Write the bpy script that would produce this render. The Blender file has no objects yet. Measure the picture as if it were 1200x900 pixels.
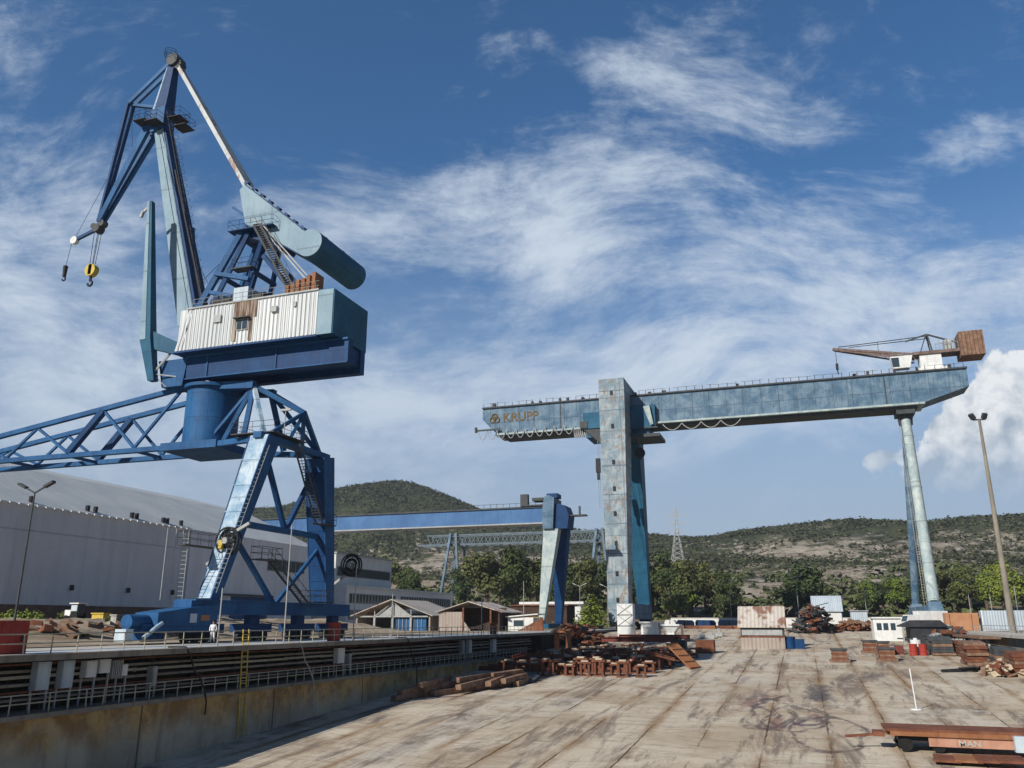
import bpy, bmesh, math, random
from mathutils import Vector, Matrix
R = math.radians
random.seed(7)
SC = bpy.context.scene
COL = SC.collection

# ------------------------------------------------------------------ camera, sky, sun, exposure
cd = bpy.data.cameras.new('camera'); cam = bpy.data.objects.new('camera', cd); COL.objects.link(cam)
cam.location = (0, 0, 1.7); cam.rotation_euler = (R(90 + 16.0), 0, R(18.8))
cd.sensor_width = 36; cd.lens = 36 * 970 / 1200; cd.clip_start = 0.5; cd.clip_end = 8000
SC.camera = cam
SC.render.resolution_x = 1024; SC.render.resolution_y = 768
SC.view_settings.view_transform = 'Standard'; SC.view_settings.look = 'None'
SC.view_settings.exposure = 0.05; SC.view_settings.gamma = 1.0; SC.view_settings.use_curve_mapping = False
SUN = Vector((-0.70, -1.40, 1.0)).normalized()
sl = bpy.data.lights.new('sun', 'SUN'); sl.energy = 5.0; sl.angle = R(0.5); sl.color = (1.0, 0.94, 0.85)
so = bpy.data.objects.new('sun', sl); COL.objects.link(so)
so.rotation_euler = SUN.to_track_quat('Z', 'Y').to_euler(); so.location = (-60, -80, 120)


class NT:
    def __init__(s, tree):
        s.t = tree; s.nodes = tree.nodes; s.L = tree.links
    def new(s, typ, **kw):
        n = s.nodes.new(typ)
        for k, v in kw.items(): setattr(n, k, v)
        return n
    def put(s, sock, v):
        if isinstance(v, bpy.types.NodeSocket): s.L.new(v, sock)
        elif v is not None: sock.default_value = v
    def m(s, op, a, b=None, c=None, clamp=False):
        n = s.new('ShaderNodeMath', operation=op, use_clamp=clamp)
        s.put(n.inputs[0], a); s.put(n.inputs[1], b); s.put(n.inputs[2], c)
        return n.outputs[0]
    def vm(s, op, a, b=None):
        n = s.new('ShaderNodeVectorMath', operation=op)
        s.put(n.inputs[0], a); s.put(n.inputs[1], b)
        return n.outputs['Value'] if op in ('DOT_PRODUCT', 'LENGTH') else n.outputs[0]
    def noise(s, vec, scale, detail=4, rough=0.6, dist=0.0):
        n = s.new('ShaderNodeTexNoise'); s.put(n.inputs['Vector'], vec)
        n.inputs['Scale'].default_value = scale; n.inputs['Detail'].default_value = detail
        n.inputs['Roughness'].default_value = rough; n.inputs['Distortion'].default_value = dist
        return n.outputs[0]
    def scale(s, vec, sc, rot=(0, 0, 0), loc=(0, 0, 0)):
        n = s.new('ShaderNodeMapping'); s.put(n.inputs[0], vec)
        n.inputs['Scale'].default_value = sc; n.inputs['Rotation'].default_value = rot; n.inputs['Location'].default_value = loc
        return n.outputs[0]
    def step(s, v, a, b):
        n = s.new('ShaderNodeMapRange', interpolation_type='SMOOTHSTEP'); s.put(n.inputs['Value'], v)
        n.inputs['From Min'].default_value = a; n.inputs['From Max'].default_value = b
        return n.outputs[0]
    def mix(s, f, a, b, mode='MIX'):
        n = s.new('ShaderNodeMix', data_type='RGBA', blend_type=mode)
        s.put(n.inputs[0], f)
        for i, v in ((6, a), (7, b)):
            if isinstance(v, tuple) and len(v) == 3: v = v + (1,)
            s.put(n.inputs[i], v)
        return n.outputs[2]
    def comb(s, x, y, z=0.0):
        n = s.new('ShaderNodeCombineXYZ')
        for i, v in enumerate((x, y, z)): s.put(n.inputs[i], v)
        return n.outputs[0]
    def sep(s, v):
        n = s.new('ShaderNodeSeparateXYZ'); s.put(n.inputs[0], v); return n.outputs


# ---- world: Nishita sky with wind-drawn cirrus and a bank of cumulus fixed in world directions
W = bpy.data.worlds.new('World'); SC.world = W; W.use_nodes = True
W.node_tree.nodes.clear(); k = NT(W.node_tree)
sky = k.new('ShaderNodeTexSky', sky_type='NISHITA'); sky.sun_disc = False
sky.sun_elevation = math.asin(SUN.z); sky.sun_rotation = math.atan2(SUN.x, SUN.y)
sky.air_density = 1.0; sky.dust_density = 0.6; sky.ozone_density = 4.0
SKY_K = 0.09
co = k.new('ShaderNodeTexCoord').outputs['Generated']
def cdir(px, py):      # direction on the sky dome, tabulated around the bearing of the big gantry
    c = Vector((px - 600, -(py - 450), -970.0)); return (cam.rotation_euler.to_matrix() @ c).normalized()
C0 = cdir(600, 450); RX = (cam.rotation_euler.to_matrix() @ Vector((1, 0, 0))); UY = (cam.rotation_euler.to_matrix() @ Vector((0, 1, 0)))
dn = k.vm('NORMALIZE', co)
den = k.m('MAXIMUM', k.vm('DOT_PRODUCT', dn, tuple(C0)), 0.05)
U = k.m('DIVIDE', k.vm('DOT_PRODUCT', dn, tuple(RX)), den)
V = k.m('DIVIDE', k.vm('DOT_PRODUCT', dn, tuple(UY)), den)
uv = k.comb(U, V)
def blob(px, py, rx, ry, amp, rot=0.0):
    u0, v0 = (px - 600) / 970, (450 - py) / 970
    a = k.m('SUBTRACT', U, u0); b = k.m('SUBTRACT', V, v0); c, s_ = math.cos(R(rot)), math.sin(R(rot))
    x = k.m('MULTIPLY', k.m('ADD', k.m('MULTIPLY', a, c), k.m('MULTIPLY', b, s_)), 970 / rx)
    y = k.m('MULTIPLY', k.m('SUBTRACT', k.m('MULTIPLY', b, c), k.m('MULTIPLY', a, s_)), 970 / ry)
    e = k.m('EXPONENT', k.m('MULTIPLY', k.m('ADD', k.m('MULTIPLY', x, x), k.m('MULTIPLY', y, y)), -1.0))
    return k.m('MULTIPLY', e, amp)
def total(lst):
    r = lst[0]
    for q in lst[1:]: r = k.m('ADD', r, q)
    return r
def wnoise(vec, sc, det): 
    q = k.new('ShaderNodeTexNoise'); q.inputs['Scale'].default_value = sc; q.inputs['Detail'].default_value = det; k.put(q.inputs['Vector'], vec)
    return k.vm('SUBTRACT', q.outputs['Color'], (0.5, 0.5, 0.5))
warp = k.vm('ADD', uv, k.vm('MULTIPLY', wnoise(uv, 1.5, 2), (0.30, 0.30, 0)))
warp = k.vm('ADD', warp, k.vm('MULTIPLY', wnoise(warp, 6.0, 3), (0.050, 0.035, 0)))
fib = k.noise(k.scale(warp, (2.0, 6.5, 1), (0, 0, R(-24))), 3.2, 9, 0.70, 0.1)
fib2 = k.noise(k.scale(warp, (2.4, 5.5, 1), (0, 0, R(30)), (3.1, 1.7, 0)), 3.4, 8, 0.68, 0.1)
pat = k.noise(k.scale(warp, (1.2, 1.7, 1), (0, 0, R(-10)), (0.4, 2.2, 0)), 4.6, 9, 0.66, 0.1)
wisp = k.m('ADD', k.m('ADD', k.m('MULTIPLY', fib, 0.38), k.m('MULTIPLY', fib2, 0.26)), k.m('MULTIPLY', pat, 0.50))
dens = total([blob(30, 300, 190, 140, 0.95), blob(10, 25, 130, 55, 0.55), blob(430, 250, 170, 55, 0.85, -8), blob(560, 220, 120, 40, 0.45, 10), blob(680, 275, 130, 70, 1.10, 18),
              blob(750, 85, 160, 30, 0.62, -14), blob(880, 120, 130, 36, 0.50, -10), blob(1010, 370, 380, 80, 1.10, 8), blob(1140, 170, 110, 28, 0.55, 18), blob(770, 195, 190, 44, 0.50, -14),
              blob(560, 500, 420, 90, 0.75), blob(200, 470, 340, 100, 0.70), blob(900, 470, 300, 40, 0.35), blob(340, 90, 230, 90, -0.35), blob(520, 350, 150, 40, -0.30), blob(860, 20, 160, 60, 0.35), blob(960, 260, 160, 40, 0.6, 12)])
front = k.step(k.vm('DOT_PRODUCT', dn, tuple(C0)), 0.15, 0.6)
cir = k.step(k.m('ADD', k.m('MULTIPLY', wisp, 2.9), k.m('MULTIPLY', dens, 0.58)), 1.70, 2.62)
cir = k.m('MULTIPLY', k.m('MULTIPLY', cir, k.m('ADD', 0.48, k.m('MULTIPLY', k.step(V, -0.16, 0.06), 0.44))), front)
elev = k.sep(dn)[2]
# lower air is milky
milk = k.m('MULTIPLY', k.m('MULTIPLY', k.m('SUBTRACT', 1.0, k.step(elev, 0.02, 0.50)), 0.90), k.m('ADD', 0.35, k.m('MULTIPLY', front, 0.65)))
S_ = 1.0 / SKY_K
bluesky = k.mix(1.0, k.mix(1.0, sky.outputs[0], (0.60, 1.00, 1.22), 'MULTIPLY'), k.mix(front, (0.42, 0.42, 0.46), (1.0, 1.0, 1.0)), 'MULTIPLY')  # sky outside the view darkened on purpose to lessen ambient fill
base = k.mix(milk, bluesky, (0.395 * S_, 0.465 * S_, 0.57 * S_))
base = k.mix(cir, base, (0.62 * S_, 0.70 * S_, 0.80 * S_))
# cumulus
cl = total([blob(1180, 440, 40, 34, 1.0), blob(1195, 480, 55, 40, 0.9), blob(1135, 480, 36, 34, 0.9), blob(1100, 515, 36, 28, 0.75), blob(1150, 540, 62, 30, 0.85),
            blob(1110, 560, 50, 22, 0.55), blob(1200, 560, 50, 30, 0.7), blob(1025, 538, 22, 12, 0.95), blob(1040, 562, 34, 14, 0.6), blob(1260, 470, 70, 70, 1.0)])
nb = k.noise(uv, 19, 8, 0.60, 0.25)
nbl = k.noise(uv, 24, 4, 0.55, 0.15); nb2 = k.noise(k.vm('ADD', uv, (0.013, -0.016, 0)), 24, 4, 0.55, 0.15)
cm = k.step(k.m('ADD', cl, k.m('MULTIPLY', k.m('SUBTRACT', nb, 0.5), 2.1)), 0.46, 0.64)
lum = k.m('ADD', k.m('ADD', 0.68, k.m('MULTIPLY', k.m('SUBTRACT', nbl, nb2), 2.6)), k.m('ADD', k.m('MULTIPLY', k.m('SUBTRACT', nb, 0.5), 1.0), k.m('MULTIPLY', k.m('ADD', V, 0.03), 5.0)), clamp=True)
ccol = k.mix(lum, (0.37 * S_, 0.45 * S_, 0.545 * S_), (0.82 * S_, 0.85 * S_, 0.88 * S_))
fade = k.step(V, -0.16, -0.05)
base = k.mix(k.m('MULTIPLY', cm, fade), base, ccol)
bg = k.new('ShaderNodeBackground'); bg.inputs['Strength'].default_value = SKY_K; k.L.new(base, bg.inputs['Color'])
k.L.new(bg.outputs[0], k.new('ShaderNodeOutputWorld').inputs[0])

# ------------------------------------------------------------------ mesh helpers
class MB:
    def __init__(s): s.v = []; s.f = []; s.mi = []
    def add(s, vs, fs, mi=0):
        o = len(s.v); s.v += [tuple(p) for p in vs]
        for f in fs: s.f.append([i + o for i in f]); s.mi.append(mi)
        return s
    def hexa(s, a, b, mi=0):        # two quads a (4 pts), b (4 pts)
        return s.add(list(a) + list(b), [(3, 2, 1, 0), (4, 5, 6, 7), (0, 1, 5, 4), (1, 2, 6, 5), (2, 3, 7, 6), (3, 0, 4, 7)], mi)
    def box(s, x0, x1, y0, y1, z0, z1, mi=0):
        return s.hexa([(x0, y0, z0), (x1, y0, z0), (x1, y1, z0), (x0, y1, z0)], [(x0, y0, z1), (x1, y0, z1), (x1, y1, z1), (x0, y1, z1)], mi)
    def rbox(s, c, size, rz=0.0, ry=0.0, rx=0.0, mi=0):
        M = Matrix.Translation(c) @ Matrix.Rotation(rz, 4, 'Z') @ Matrix.Rotation(ry, 4, 'Y') @ Matrix.Rotation(rx, 4, 'X')
        x, y, z = (q / 2 for q in size)
        pts = [M @ Vector(p) for p in ((-x, -y, -z), (x, -y, -z), (x, y, -z), (-x, y, -z), (-x, -y, z), (x, -y, z), (x, y, z), (-x, y, z))]
        return s.hexa(pts[:4], pts[4:], mi)
    def bar(s, p0, p1, w, h, w1=None, h1=None, up=(0, 0, 1), mi=0):
        p0 = Vector(p0); p1 = Vector(p1); d = (p1 - p0).normalized(); u = Vector(up)
        if abs(d.dot(u)) > 0.985: u = Vector((0, 1, 0))
        sd = d.cross(u).normalized(); u = sd.cross(d)
        w1 = w if w1 is None else w1; h1 = h if h1 is None else h1
        q = lambda p, a, b: [p - sd * a / 2 - u * b / 2, p + sd * a / 2 - u * b / 2, p + sd * a / 2 + u * b / 2, p - sd * a / 2 + u * b / 2]
        return s.hexa(q(p0, w, h), q(p1, w1, h1), mi)
    def tube(s, p0, p1, r, r1=None, n=8, cap=True, mi=0):
        p0 = Vector(p0); p1 = Vector(p1); d = (p1 - p0).normalized()
        u = Vector((0, 0, 1)) if abs(d.z) < 0.95 else Vector((0, 1, 0))
        a = d.cross(u).normalized(); b = a.cross(d); r1 = r if r1 is None else r1; vs = []
        for p, q in ((p0, r), (p1, r1)):
            for i in range(n):
                t = 2 * math.pi * i / n; vs.append(p + a * (q * math.cos(t)) + b * (q * math.sin(t)))
        fs = [(i, (i + 1) % n, n + (i + 1) % n, n + i) for i in range(n)]
        if cap: fs += [tuple(range(n))[::-1], tuple(range(n, 2 * n))]
        return s.add(vs, fs, mi)
    def path(s, pts, r, n=6, mi=0):
        for a, b in zip(pts, pts[1:]): s.tube(a, b, r, None, n, True, mi)
        return s
    def prism(s, poly, y0, y1, mi=0):      # poly in XZ, extruded along Y
        n = len(poly); vs = [(x, y0, z) for x, z in poly] + [(x, y1, z) for x, z in poly]
        return s.add(vs, [tuple(range(n)), tuple(range(n, 2 * n))[::-1]] + [(i, n + i, n + (i + 1) % n, (i + 1) % n) for i in range(n)], mi)
    def prismx(s, poly, x0, x1, mi=0):     # poly in YZ, extruded along X
        n = len(poly); vs = [(x0, y, z) for y, z in poly] + [(x1, y, z) for y, z in poly]
        return s.add(vs, [tuple(range(n)), tuple(range(n, 2 * n))[::-1]] + [(i, n + i, n + (i + 1) % n, (i + 1) % n) for i in range(n)], mi)
    def torus(s, c, ax, R_, r, n=20, m=6, mi=0):
        c = Vector(c); ax = Vector(ax).normalized(); u = Vector((0, 0, 1)) if abs(ax.z) < 0.9 else Vector((1, 0, 0))
        a = ax.cross(u).normalized(); b = a.cross(ax); vs = []
        for i in range(n):
            t = 2 * math.pi * i / n; d = a * math.cos(t) + b * math.sin(t)
            for j in range(m):
                q = 2 * math.pi * j / m; vs.append(c + d * (R_ + r * math.cos(q)) + ax * (r * math.sin(q)))
        return s.add(vs, [(i * m + j, ((i + 1) % n) * m + j, ((i + 1) % n) * m + (j + 1) % m, i * m + (j + 1) % m) for i in range(n) for j in range(m)], mi)
    def mesh(s, name, mats, org=(0, 0, 0), smooth=False):
        me = bpy.data.meshes.new(name); o = Vector(org)
        me.from_pydata([Vector(p) - o for p in s.v], [], s.f)
        for m_ in (mats if isinstance(mats, (list, tuple)) else [mats]): me.materials.append(m_)
        me.polygons.foreach_set('material_index', s.mi)
        bm = bmesh.new(); bm.from_mesh(me); bmesh.ops.recalc_face_normals(bm, faces=bm.faces)
        bm.to_mesh(me); bm.free()
        if smooth:
            me.polygons.foreach_set('use_smooth', [True] * len(me.polygons))
            me.set_sharp_from_angle(angle=R(38))
        return me

def origin(o):
    v = Vector((0, 0, 0))
    while o is not None: v = v + o.location; o = o.parent
    return v
def obj(name, mb, mat, parent=None, smooth=False, loc=None, label=None):
    org = origin(parent) if parent is not None else Vector(loc if loc is not None else (0, 0, 0))
    o = bpy.data.objects.new(name, mb.mesh(name, mat, org, smooth)); COL.objects.link(o)
    if parent is not None: o.parent = parent
    else: o.location = org
    if label: o['label'] = label
    return o
def pieces(name, mb, mat, parent, smooth=False):
    """every separate piece of the mesh becomes a part of its own"""
    par = list(range(len(mb.v)))
    def find(i):
        while par[i] != i: par[i] = par[par[i]]; i = par[i]
        return i
    for f in mb.f:
        for q in f[1:]: par[find(q)] = find(f[0])
    groups = {}
    for f, mi in zip(mb.f, mb.mi): groups.setdefault(find(f[0]), []).append((f, mi))
    for fs in groups.values():
        ids = sorted({i for f, _ in fs for i in f}); mp = {q: j for j, q in enumerate(ids)}; m2 = MB(); m2.v = [mb.v[i] for i in ids]
        m2.f = [[mp[i] for i in f] for f, _ in fs]; m2.mi = [mi for _, mi in fs]; o = obj(name, m2, mat, parent, smooth)
    return o
def tag(o, label, cat, group=None):
    o['label'] = label; o['category'] = cat
    if group: o['group'] = group
    return o
def thing(name, label, cat, loc=(0, 0, 0), group=None):
    o = bpy.data.objects.new(name, None); o.empty_display_size = 0.5; COL.objects.link(o); o.location = loc
    return tag(o, label, cat, group)
def struct(name, mb, mat, kind='structure', smooth=False):
    o = obj(name, mb, mat, None, smooth); o['kind'] = kind; return o
def dup(root, loc, rz=0.0, label=None, sc=None, group=None):
    r = root.copy(); COL.objects.link(r); r.location = loc; r.rotation_euler = (0, 0, rz)
    if sc: r.scale = sc
    if label: r['label'] = label
    if group: r['group'] = group
    for ch in list(root.children):
        c = ch.copy(); COL.objects.link(c); c.parent = r
        for g in list(ch.children):
            d = g.copy(); COL.objects.link(d); d.parent = c
    return r
ORD = ['first', 'second', 'third', 'fourth', 'fifth', 'sixth', 'seventh', 'eighth', 'ninth', 'tenth', 'eleventh', 'twelfth', 'thirteenth', 'fourteenth', 'fifteenth', 'sixteenth']

# ------------------------------------------------------------------ materials
def mat(name):
    m_ = bpy.data.materials.new(name); m_.use_nodes = True; m_.node_tree.nodes.clear(); n = NT(m_.node_tree)
    b = n.new('ShaderNodeBsdfPrincipled'); o = n.new('ShaderNodeOutputMaterial'); n.L.new(b.outputs[0], o.inputs[0])
    return m_, n, b
def bump(n, b, h, strength=0.3, dist=0.05):
    q = n.new('ShaderNodeBump'); q.inputs['Strength'].default_value = strength; q.inputs['Distance'].default_value = dist
    n.L.new(h, q.inputs['Height']); n.L.new(q.outputs[0], b.inputs['Normal'])
def paint(name, c1, c2, rust=0.2, sc=0.35, rough=0.6, streak=0.5, rustcol=(0.16, 0.075, 0.04), metal=0.0, spec=0.22, seam=0.0):
    m_, n, b = mat(name); oc = n.new('ShaderNodeTexCoord').outputs['Object']
    f = n.step(n.noise(oc, sc, 6, 0.65, 0.4), 0.35, 0.68)
    c = n.mix(f, c1, c2)
    st = n.step(n.noise(n.scale(oc, (1.6, 1.6, 0.10)), 1.3, 5, 0.65), 0.48, 0.75)
    c = n.mix(n.m('MULTIPLY', st, streak), c, tuple(x * 0.55 for x in c1))
    fine = n.noise(oc, 3.5, 5, 0.7)
    c = n.mix(n.m('MULTIPLY', n.step(fine, 0.45, 0.8), 0.25), c, tuple(min(1, x * 1.35) for x in c2))
    if seam > 0:      # plate joints with grime running down from them
        s3 = n.sep(oc); fz_ = n.m('FRACT', n.m('DIVIDE', s3[2], seam)); jz = n.m('ABSOLUTE', n.m('SUBTRACT', fz_, 0.5)); jx_ = n.m('ABSOLUTE', n.m('SUBTRACT', n.m('FRACT', n.m('DIVIDE', n.m('ADD', s3[0], s3[1]), seam * 1.7)), 0.5))
        line = n.m('MAXIMUM', n.m('LESS_THAN', jz, 0.016), n.m('LESS_THAN', jx_, 0.008))
        run = n.m('MULTIPLY', n.m('MULTIPLY', n.step(fz_, 0.0, 0.5), n.m('LESS_THAN', fz_, 0.5)), n.step(n.noise(n.scale(oc, (2.6, 2.6, 0.12)), 1.4, 5, 0.7), 0.50, 0.66))
        c = n.mix(n.m('MULTIPLY', line, 0.40), c, tuple(x * 0.30 for x in c1))
        c = n.mix(n.m('MULTIPLY', run, 0.50), c, tuple(x * 0.6 + y * 0.30 for x, y in zip(c1, rustcol)))
    if rust > 0:
        rm = n.noise(n.scale(oc, (1, 1, 0.45)), sc * 2.4, 8, 0.72, 0.3)
        lo = 0.74 - 0.32 * rust
        r_ = n.step(rm, lo, lo + 0.09)
        rc = n.mix(n.noise(oc, 4.0, 4), rustcol, tuple(x * 1.9 for x in rustcol))
        c = n.mix(n.m('MULTIPLY', r_, 0.85), c, rc)
    n.put(b.inputs['Base Color'], c); n.put(b.inputs['Roughness'], n.m('ADD', n.m('MULTIPLY', fine, 0.3), rough - 0.15))
    b.inputs['Metallic'].default_value = metal; b.inputs['Specular IOR Level'].default_value = spec
    bump(n, b, fine, 0.12, 0.03)
    return m_
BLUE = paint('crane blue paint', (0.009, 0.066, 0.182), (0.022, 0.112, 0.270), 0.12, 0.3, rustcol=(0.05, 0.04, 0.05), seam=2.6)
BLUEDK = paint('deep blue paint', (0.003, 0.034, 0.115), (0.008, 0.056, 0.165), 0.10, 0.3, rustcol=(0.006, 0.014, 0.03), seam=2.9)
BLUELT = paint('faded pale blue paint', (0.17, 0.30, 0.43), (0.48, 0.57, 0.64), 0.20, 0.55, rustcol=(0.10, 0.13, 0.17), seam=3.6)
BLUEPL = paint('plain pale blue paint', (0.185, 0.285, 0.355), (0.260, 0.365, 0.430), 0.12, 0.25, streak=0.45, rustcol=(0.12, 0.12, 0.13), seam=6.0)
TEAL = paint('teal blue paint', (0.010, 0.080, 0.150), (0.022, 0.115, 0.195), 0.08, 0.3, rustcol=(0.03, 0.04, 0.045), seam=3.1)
GANTRY = paint('weathered gantry blue', (0.058, 0.122, 0.195), (0.175, 0.255, 0.325), 0.26, 0.34, streak=0.8, rustcol=(0.105, 0.095, 0.095), seam=7.1)
GLEG = paint('peeling pale gantry paint', (0.155, 0.225, 0.275), (0.36, 0.41, 0.43), 0.68, 0.42, streak=0.75, rustcol=(0.165, 0.115, 0.085), seam=8.5)
GLEGR = paint('chalky pale green paint', (0.27, 0.35, 0.365), (0.46, 0.515, 0.49), 0.34, 0.5, rustcol=(0.15, 0.12, 0.08), seam=9.0)
GIRD2 = paint('mid blue girder paint', (0.048, 0.125, 0.28), (0.075, 0.175, 0.35), 0.10, 0.15)
RUST = paint('rusty steel', (0.13, 0.048, 0.028), (0.22, 0.090, 0.050), 0.5, 0.8, 0.85, 0.5, (0.045, 0.022, 0.016))
RUSTRED = paint('red oxide steel', (0.15, 0.042, 0.032), (0.20, 0.065, 0.05), 0.3, 0.8, 0.8, 0.4, (0.07, 0.03, 0.02))
RUSTOR = paint('orange rust', (0.24, 0.10, 0.045), (0.30, 0.14, 0.07), 0.3, 1.0, 0.85)
DARK = paint('black greasy steel', (0.018, 0.018, 0.02), (0.035, 0.033, 0.033), 0.15, 1.0, 0.6)
DKSTEEL = paint('dull dark steel', (0.045, 0.05, 0.055), (0.075, 0.08, 0.08), 0.25, 1.0, 0.6)
RUSTGREY = paint('greyed rusty steel', (0.13, 0.085, 0.07), (0.22, 0.17, 0.15), 0.4, 0.8, 0.85, 0.5, (0.09, 0.045, 0.03))
GREY = paint('grey galvanised steel', (0.30, 0.31, 0.31), (0.40, 0.41, 0.40), 0.18, 1.0, 0.5)
RAIL = paint('cream railing paint', (0.34, 0.33, 0.25), (0.46, 0.44, 0.34), 0.30, 1.5, 0.6)
WHITE = paint('dirty white paint', (0.62, 0.63, 0.62), (0.76, 0.76, 0.74), 0.10, 0.6, 0.55, 0.35)
REDP = paint('red paint', (0.30, 0.035, 0.025), (0.38, 0.06, 0.04), 0.2, 1.0)
YEL = paint('yellow paint', (0.50, 0.36, 0.06), (0.60, 0.45, 0.10), 0.25, 1.5)
CABB = paint('pale blue cabinet paint', (0.42, 0.50, 0.56), (0.52, 0.60, 0.66), 0.12, 1.0)
TIMB = paint('old timber', (0.15, 0.088, 0.058), (0.27, 0.175, 0.12), 0.25, 1.2, 0.9, 0.4, (0.11, 0.04, 0.025))
PALET = paint('pale sawn timber', (0.42, 0.34, 0.24), (0.52, 0.44, 0.33), 0.2, 2.0, 0.9)
SALMON = paint('faded salmon paint', (0.40, 0.20, 0.13), (0.48, 0.27, 0.19), 0.35, 1.0, 0.8)
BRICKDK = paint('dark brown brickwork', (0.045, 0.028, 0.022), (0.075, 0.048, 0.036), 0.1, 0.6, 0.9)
BRICK = paint('brown brickwork', (0.15, 0.085, 0.06), (0.21, 0.125, 0.09), 0.1, 0.6, 0.9)
BLACK = paint('tyre rubber', (0.012, 0.012, 0.012), (0.02, 0.02, 0.02), 0, 2, 0.8)
LATT = paint('slate blue lattice paint', (0.095, 0.13, 0.155), (0.15, 0.19, 0.215), 0.1, 0.4)
TARP_SHADE = paint('blue grey tarpaulin and wall shade', (0.10, 0.15, 0.22), (0.17, 0.23, 0.31), 0, 0.6, 0.8)  # tarpaulin colour, also paints the shaded side of the white shed
CANVAS = paint('charcoal canvas', (0.028, 0.03, 0.034), (0.045, 0.047, 0.052), 0, 0.6, 0.9)
PLASTER = paint('white render', (0.62, 0.62, 0.60), (0.72, 0.72, 0.69), 0.05, 0.3, 0.9, 0.3)
ORANGE = paint('orange container paint', (0.36, 0.175, 0.085), (0.42, 0.22, 0.12), 0.2, 0.6)
GOLD = paint('old gold lettering paint', (0.11, 0.068, 0.018), (0.16, 0.105, 0.03), 0.2, 1.2)
GLASSM, n, b = mat('window glass'); b.inputs['Base Color'].default_value = (0.035, 0.055, 0.07, 1); b.inputs['Roughness'].default_value = 0.12

def corrug(name, c1, c2, freq, axis, amt=0.35, stains=0.0, rust=0.0, rough=0.55):
    m_, n, b = mat(name); oc = n.new('ShaderNodeTexCoord').outputs['Object']; s = n.sep(oc)
    a = s[axis]
    w = n.m('SINE', n.m('MULTIPLY', a, freq * 2 * math.pi))
    f = n.step(n.noise(oc, 0.16, 5, 0.6), 0.35, 0.68)
    c = n.mix(f, c1, c2)
    # sheets differ slightly
    wn = n.new('ShaderNodeTexWhiteNoise', noise_dimensions='1D'); n.put(wn.inputs['W'], n.m('FLOOR', n.m('MULTIPLY', a, 0.9)))
    c = n.mix(n.m('MULTIPLY', wn.outputs['Value'], 0.16), c, tuple(x * 0.55 for x in c1))
    st = n.step(n.noise(n.scale(oc, (1.2, 1.2, 0.06)), 1.2, 5, 0.65), 0.50, 0.78)
    c = n.mix(n.m('MULTIPLY', st, 0.35 + 0.3 * stains), c, tuple(x * 0.6 for x in c1))
    if rust > 0:
        r_ = n.step(n.noise(n.scale(oc, (1, 1, 0.25)), 0.55, 7, 0.7), 0.70 - 0.35 * rust, 0.82 - 0.35 * rust)
        c = n.mix(n.m('MULTIPLY', r_, 0.9), c, n.mix(n.noise(oc, 3, 4), (0.13, 0.05, 0.03), (0.27, 0.13, 0.075)))
    n.put(b.inputs['Base Color'], c); b.inputs['Roughness'].default_value = rough; b.inputs['Specular IOR Level'].default_value = 0.3
    bump(n, b, w, amt, 0.06)
    return m_
CLADW = corrug('white profiled cladding', (0.58, 0.61, 0.62), (0.70, 0.72, 0.72), 1.9, 0, 0.9, 0.15, 0.0)
HALLW = corrug('lilac grey profiled cladding', (0.60, 0.60, 0.62), (0.66, 0.66, 0.67), 1.1, 1, 0.35, 0.3)
HALLW2 = corrug('pale grey profiled cladding', (0.72, 0.72, 0.74), (0.78, 0.78, 0.79), 1.1, 1, 0.3, 0.2)
ROOFG = corrug('light metal roofing', (0.42, 0.45, 0.455), (0.50, 0.52, 0.52), 0.9, 1, 0.3, 0.4)
ROOFRUST = corrug('rusted tin roofing', (0.50, 0.44, 0.38), (0.56, 0.52, 0.47), 1.6, 0, 0.6, 0.5, 0.62)
ROOFTIN = corrug('dull tin roofing', (0.36, 0.32, 0.27), (0.46, 0.42, 0.37), 1.3, 1, 0.6, 0.5, 0.35)
WALLTIN = corrug('stained tin wall', (0.33, 0.28, 0.24), (0.42, 0.37, 0.33), 1.6, 0, 0.5, 0.8, 0.35)
CONT = corrug('faded blue container sheet', (0.40, 0.47, 0.53), (0.50, 0.56, 0.62), 2.2, 0, 0.6, 0.5, 0.1)

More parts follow.
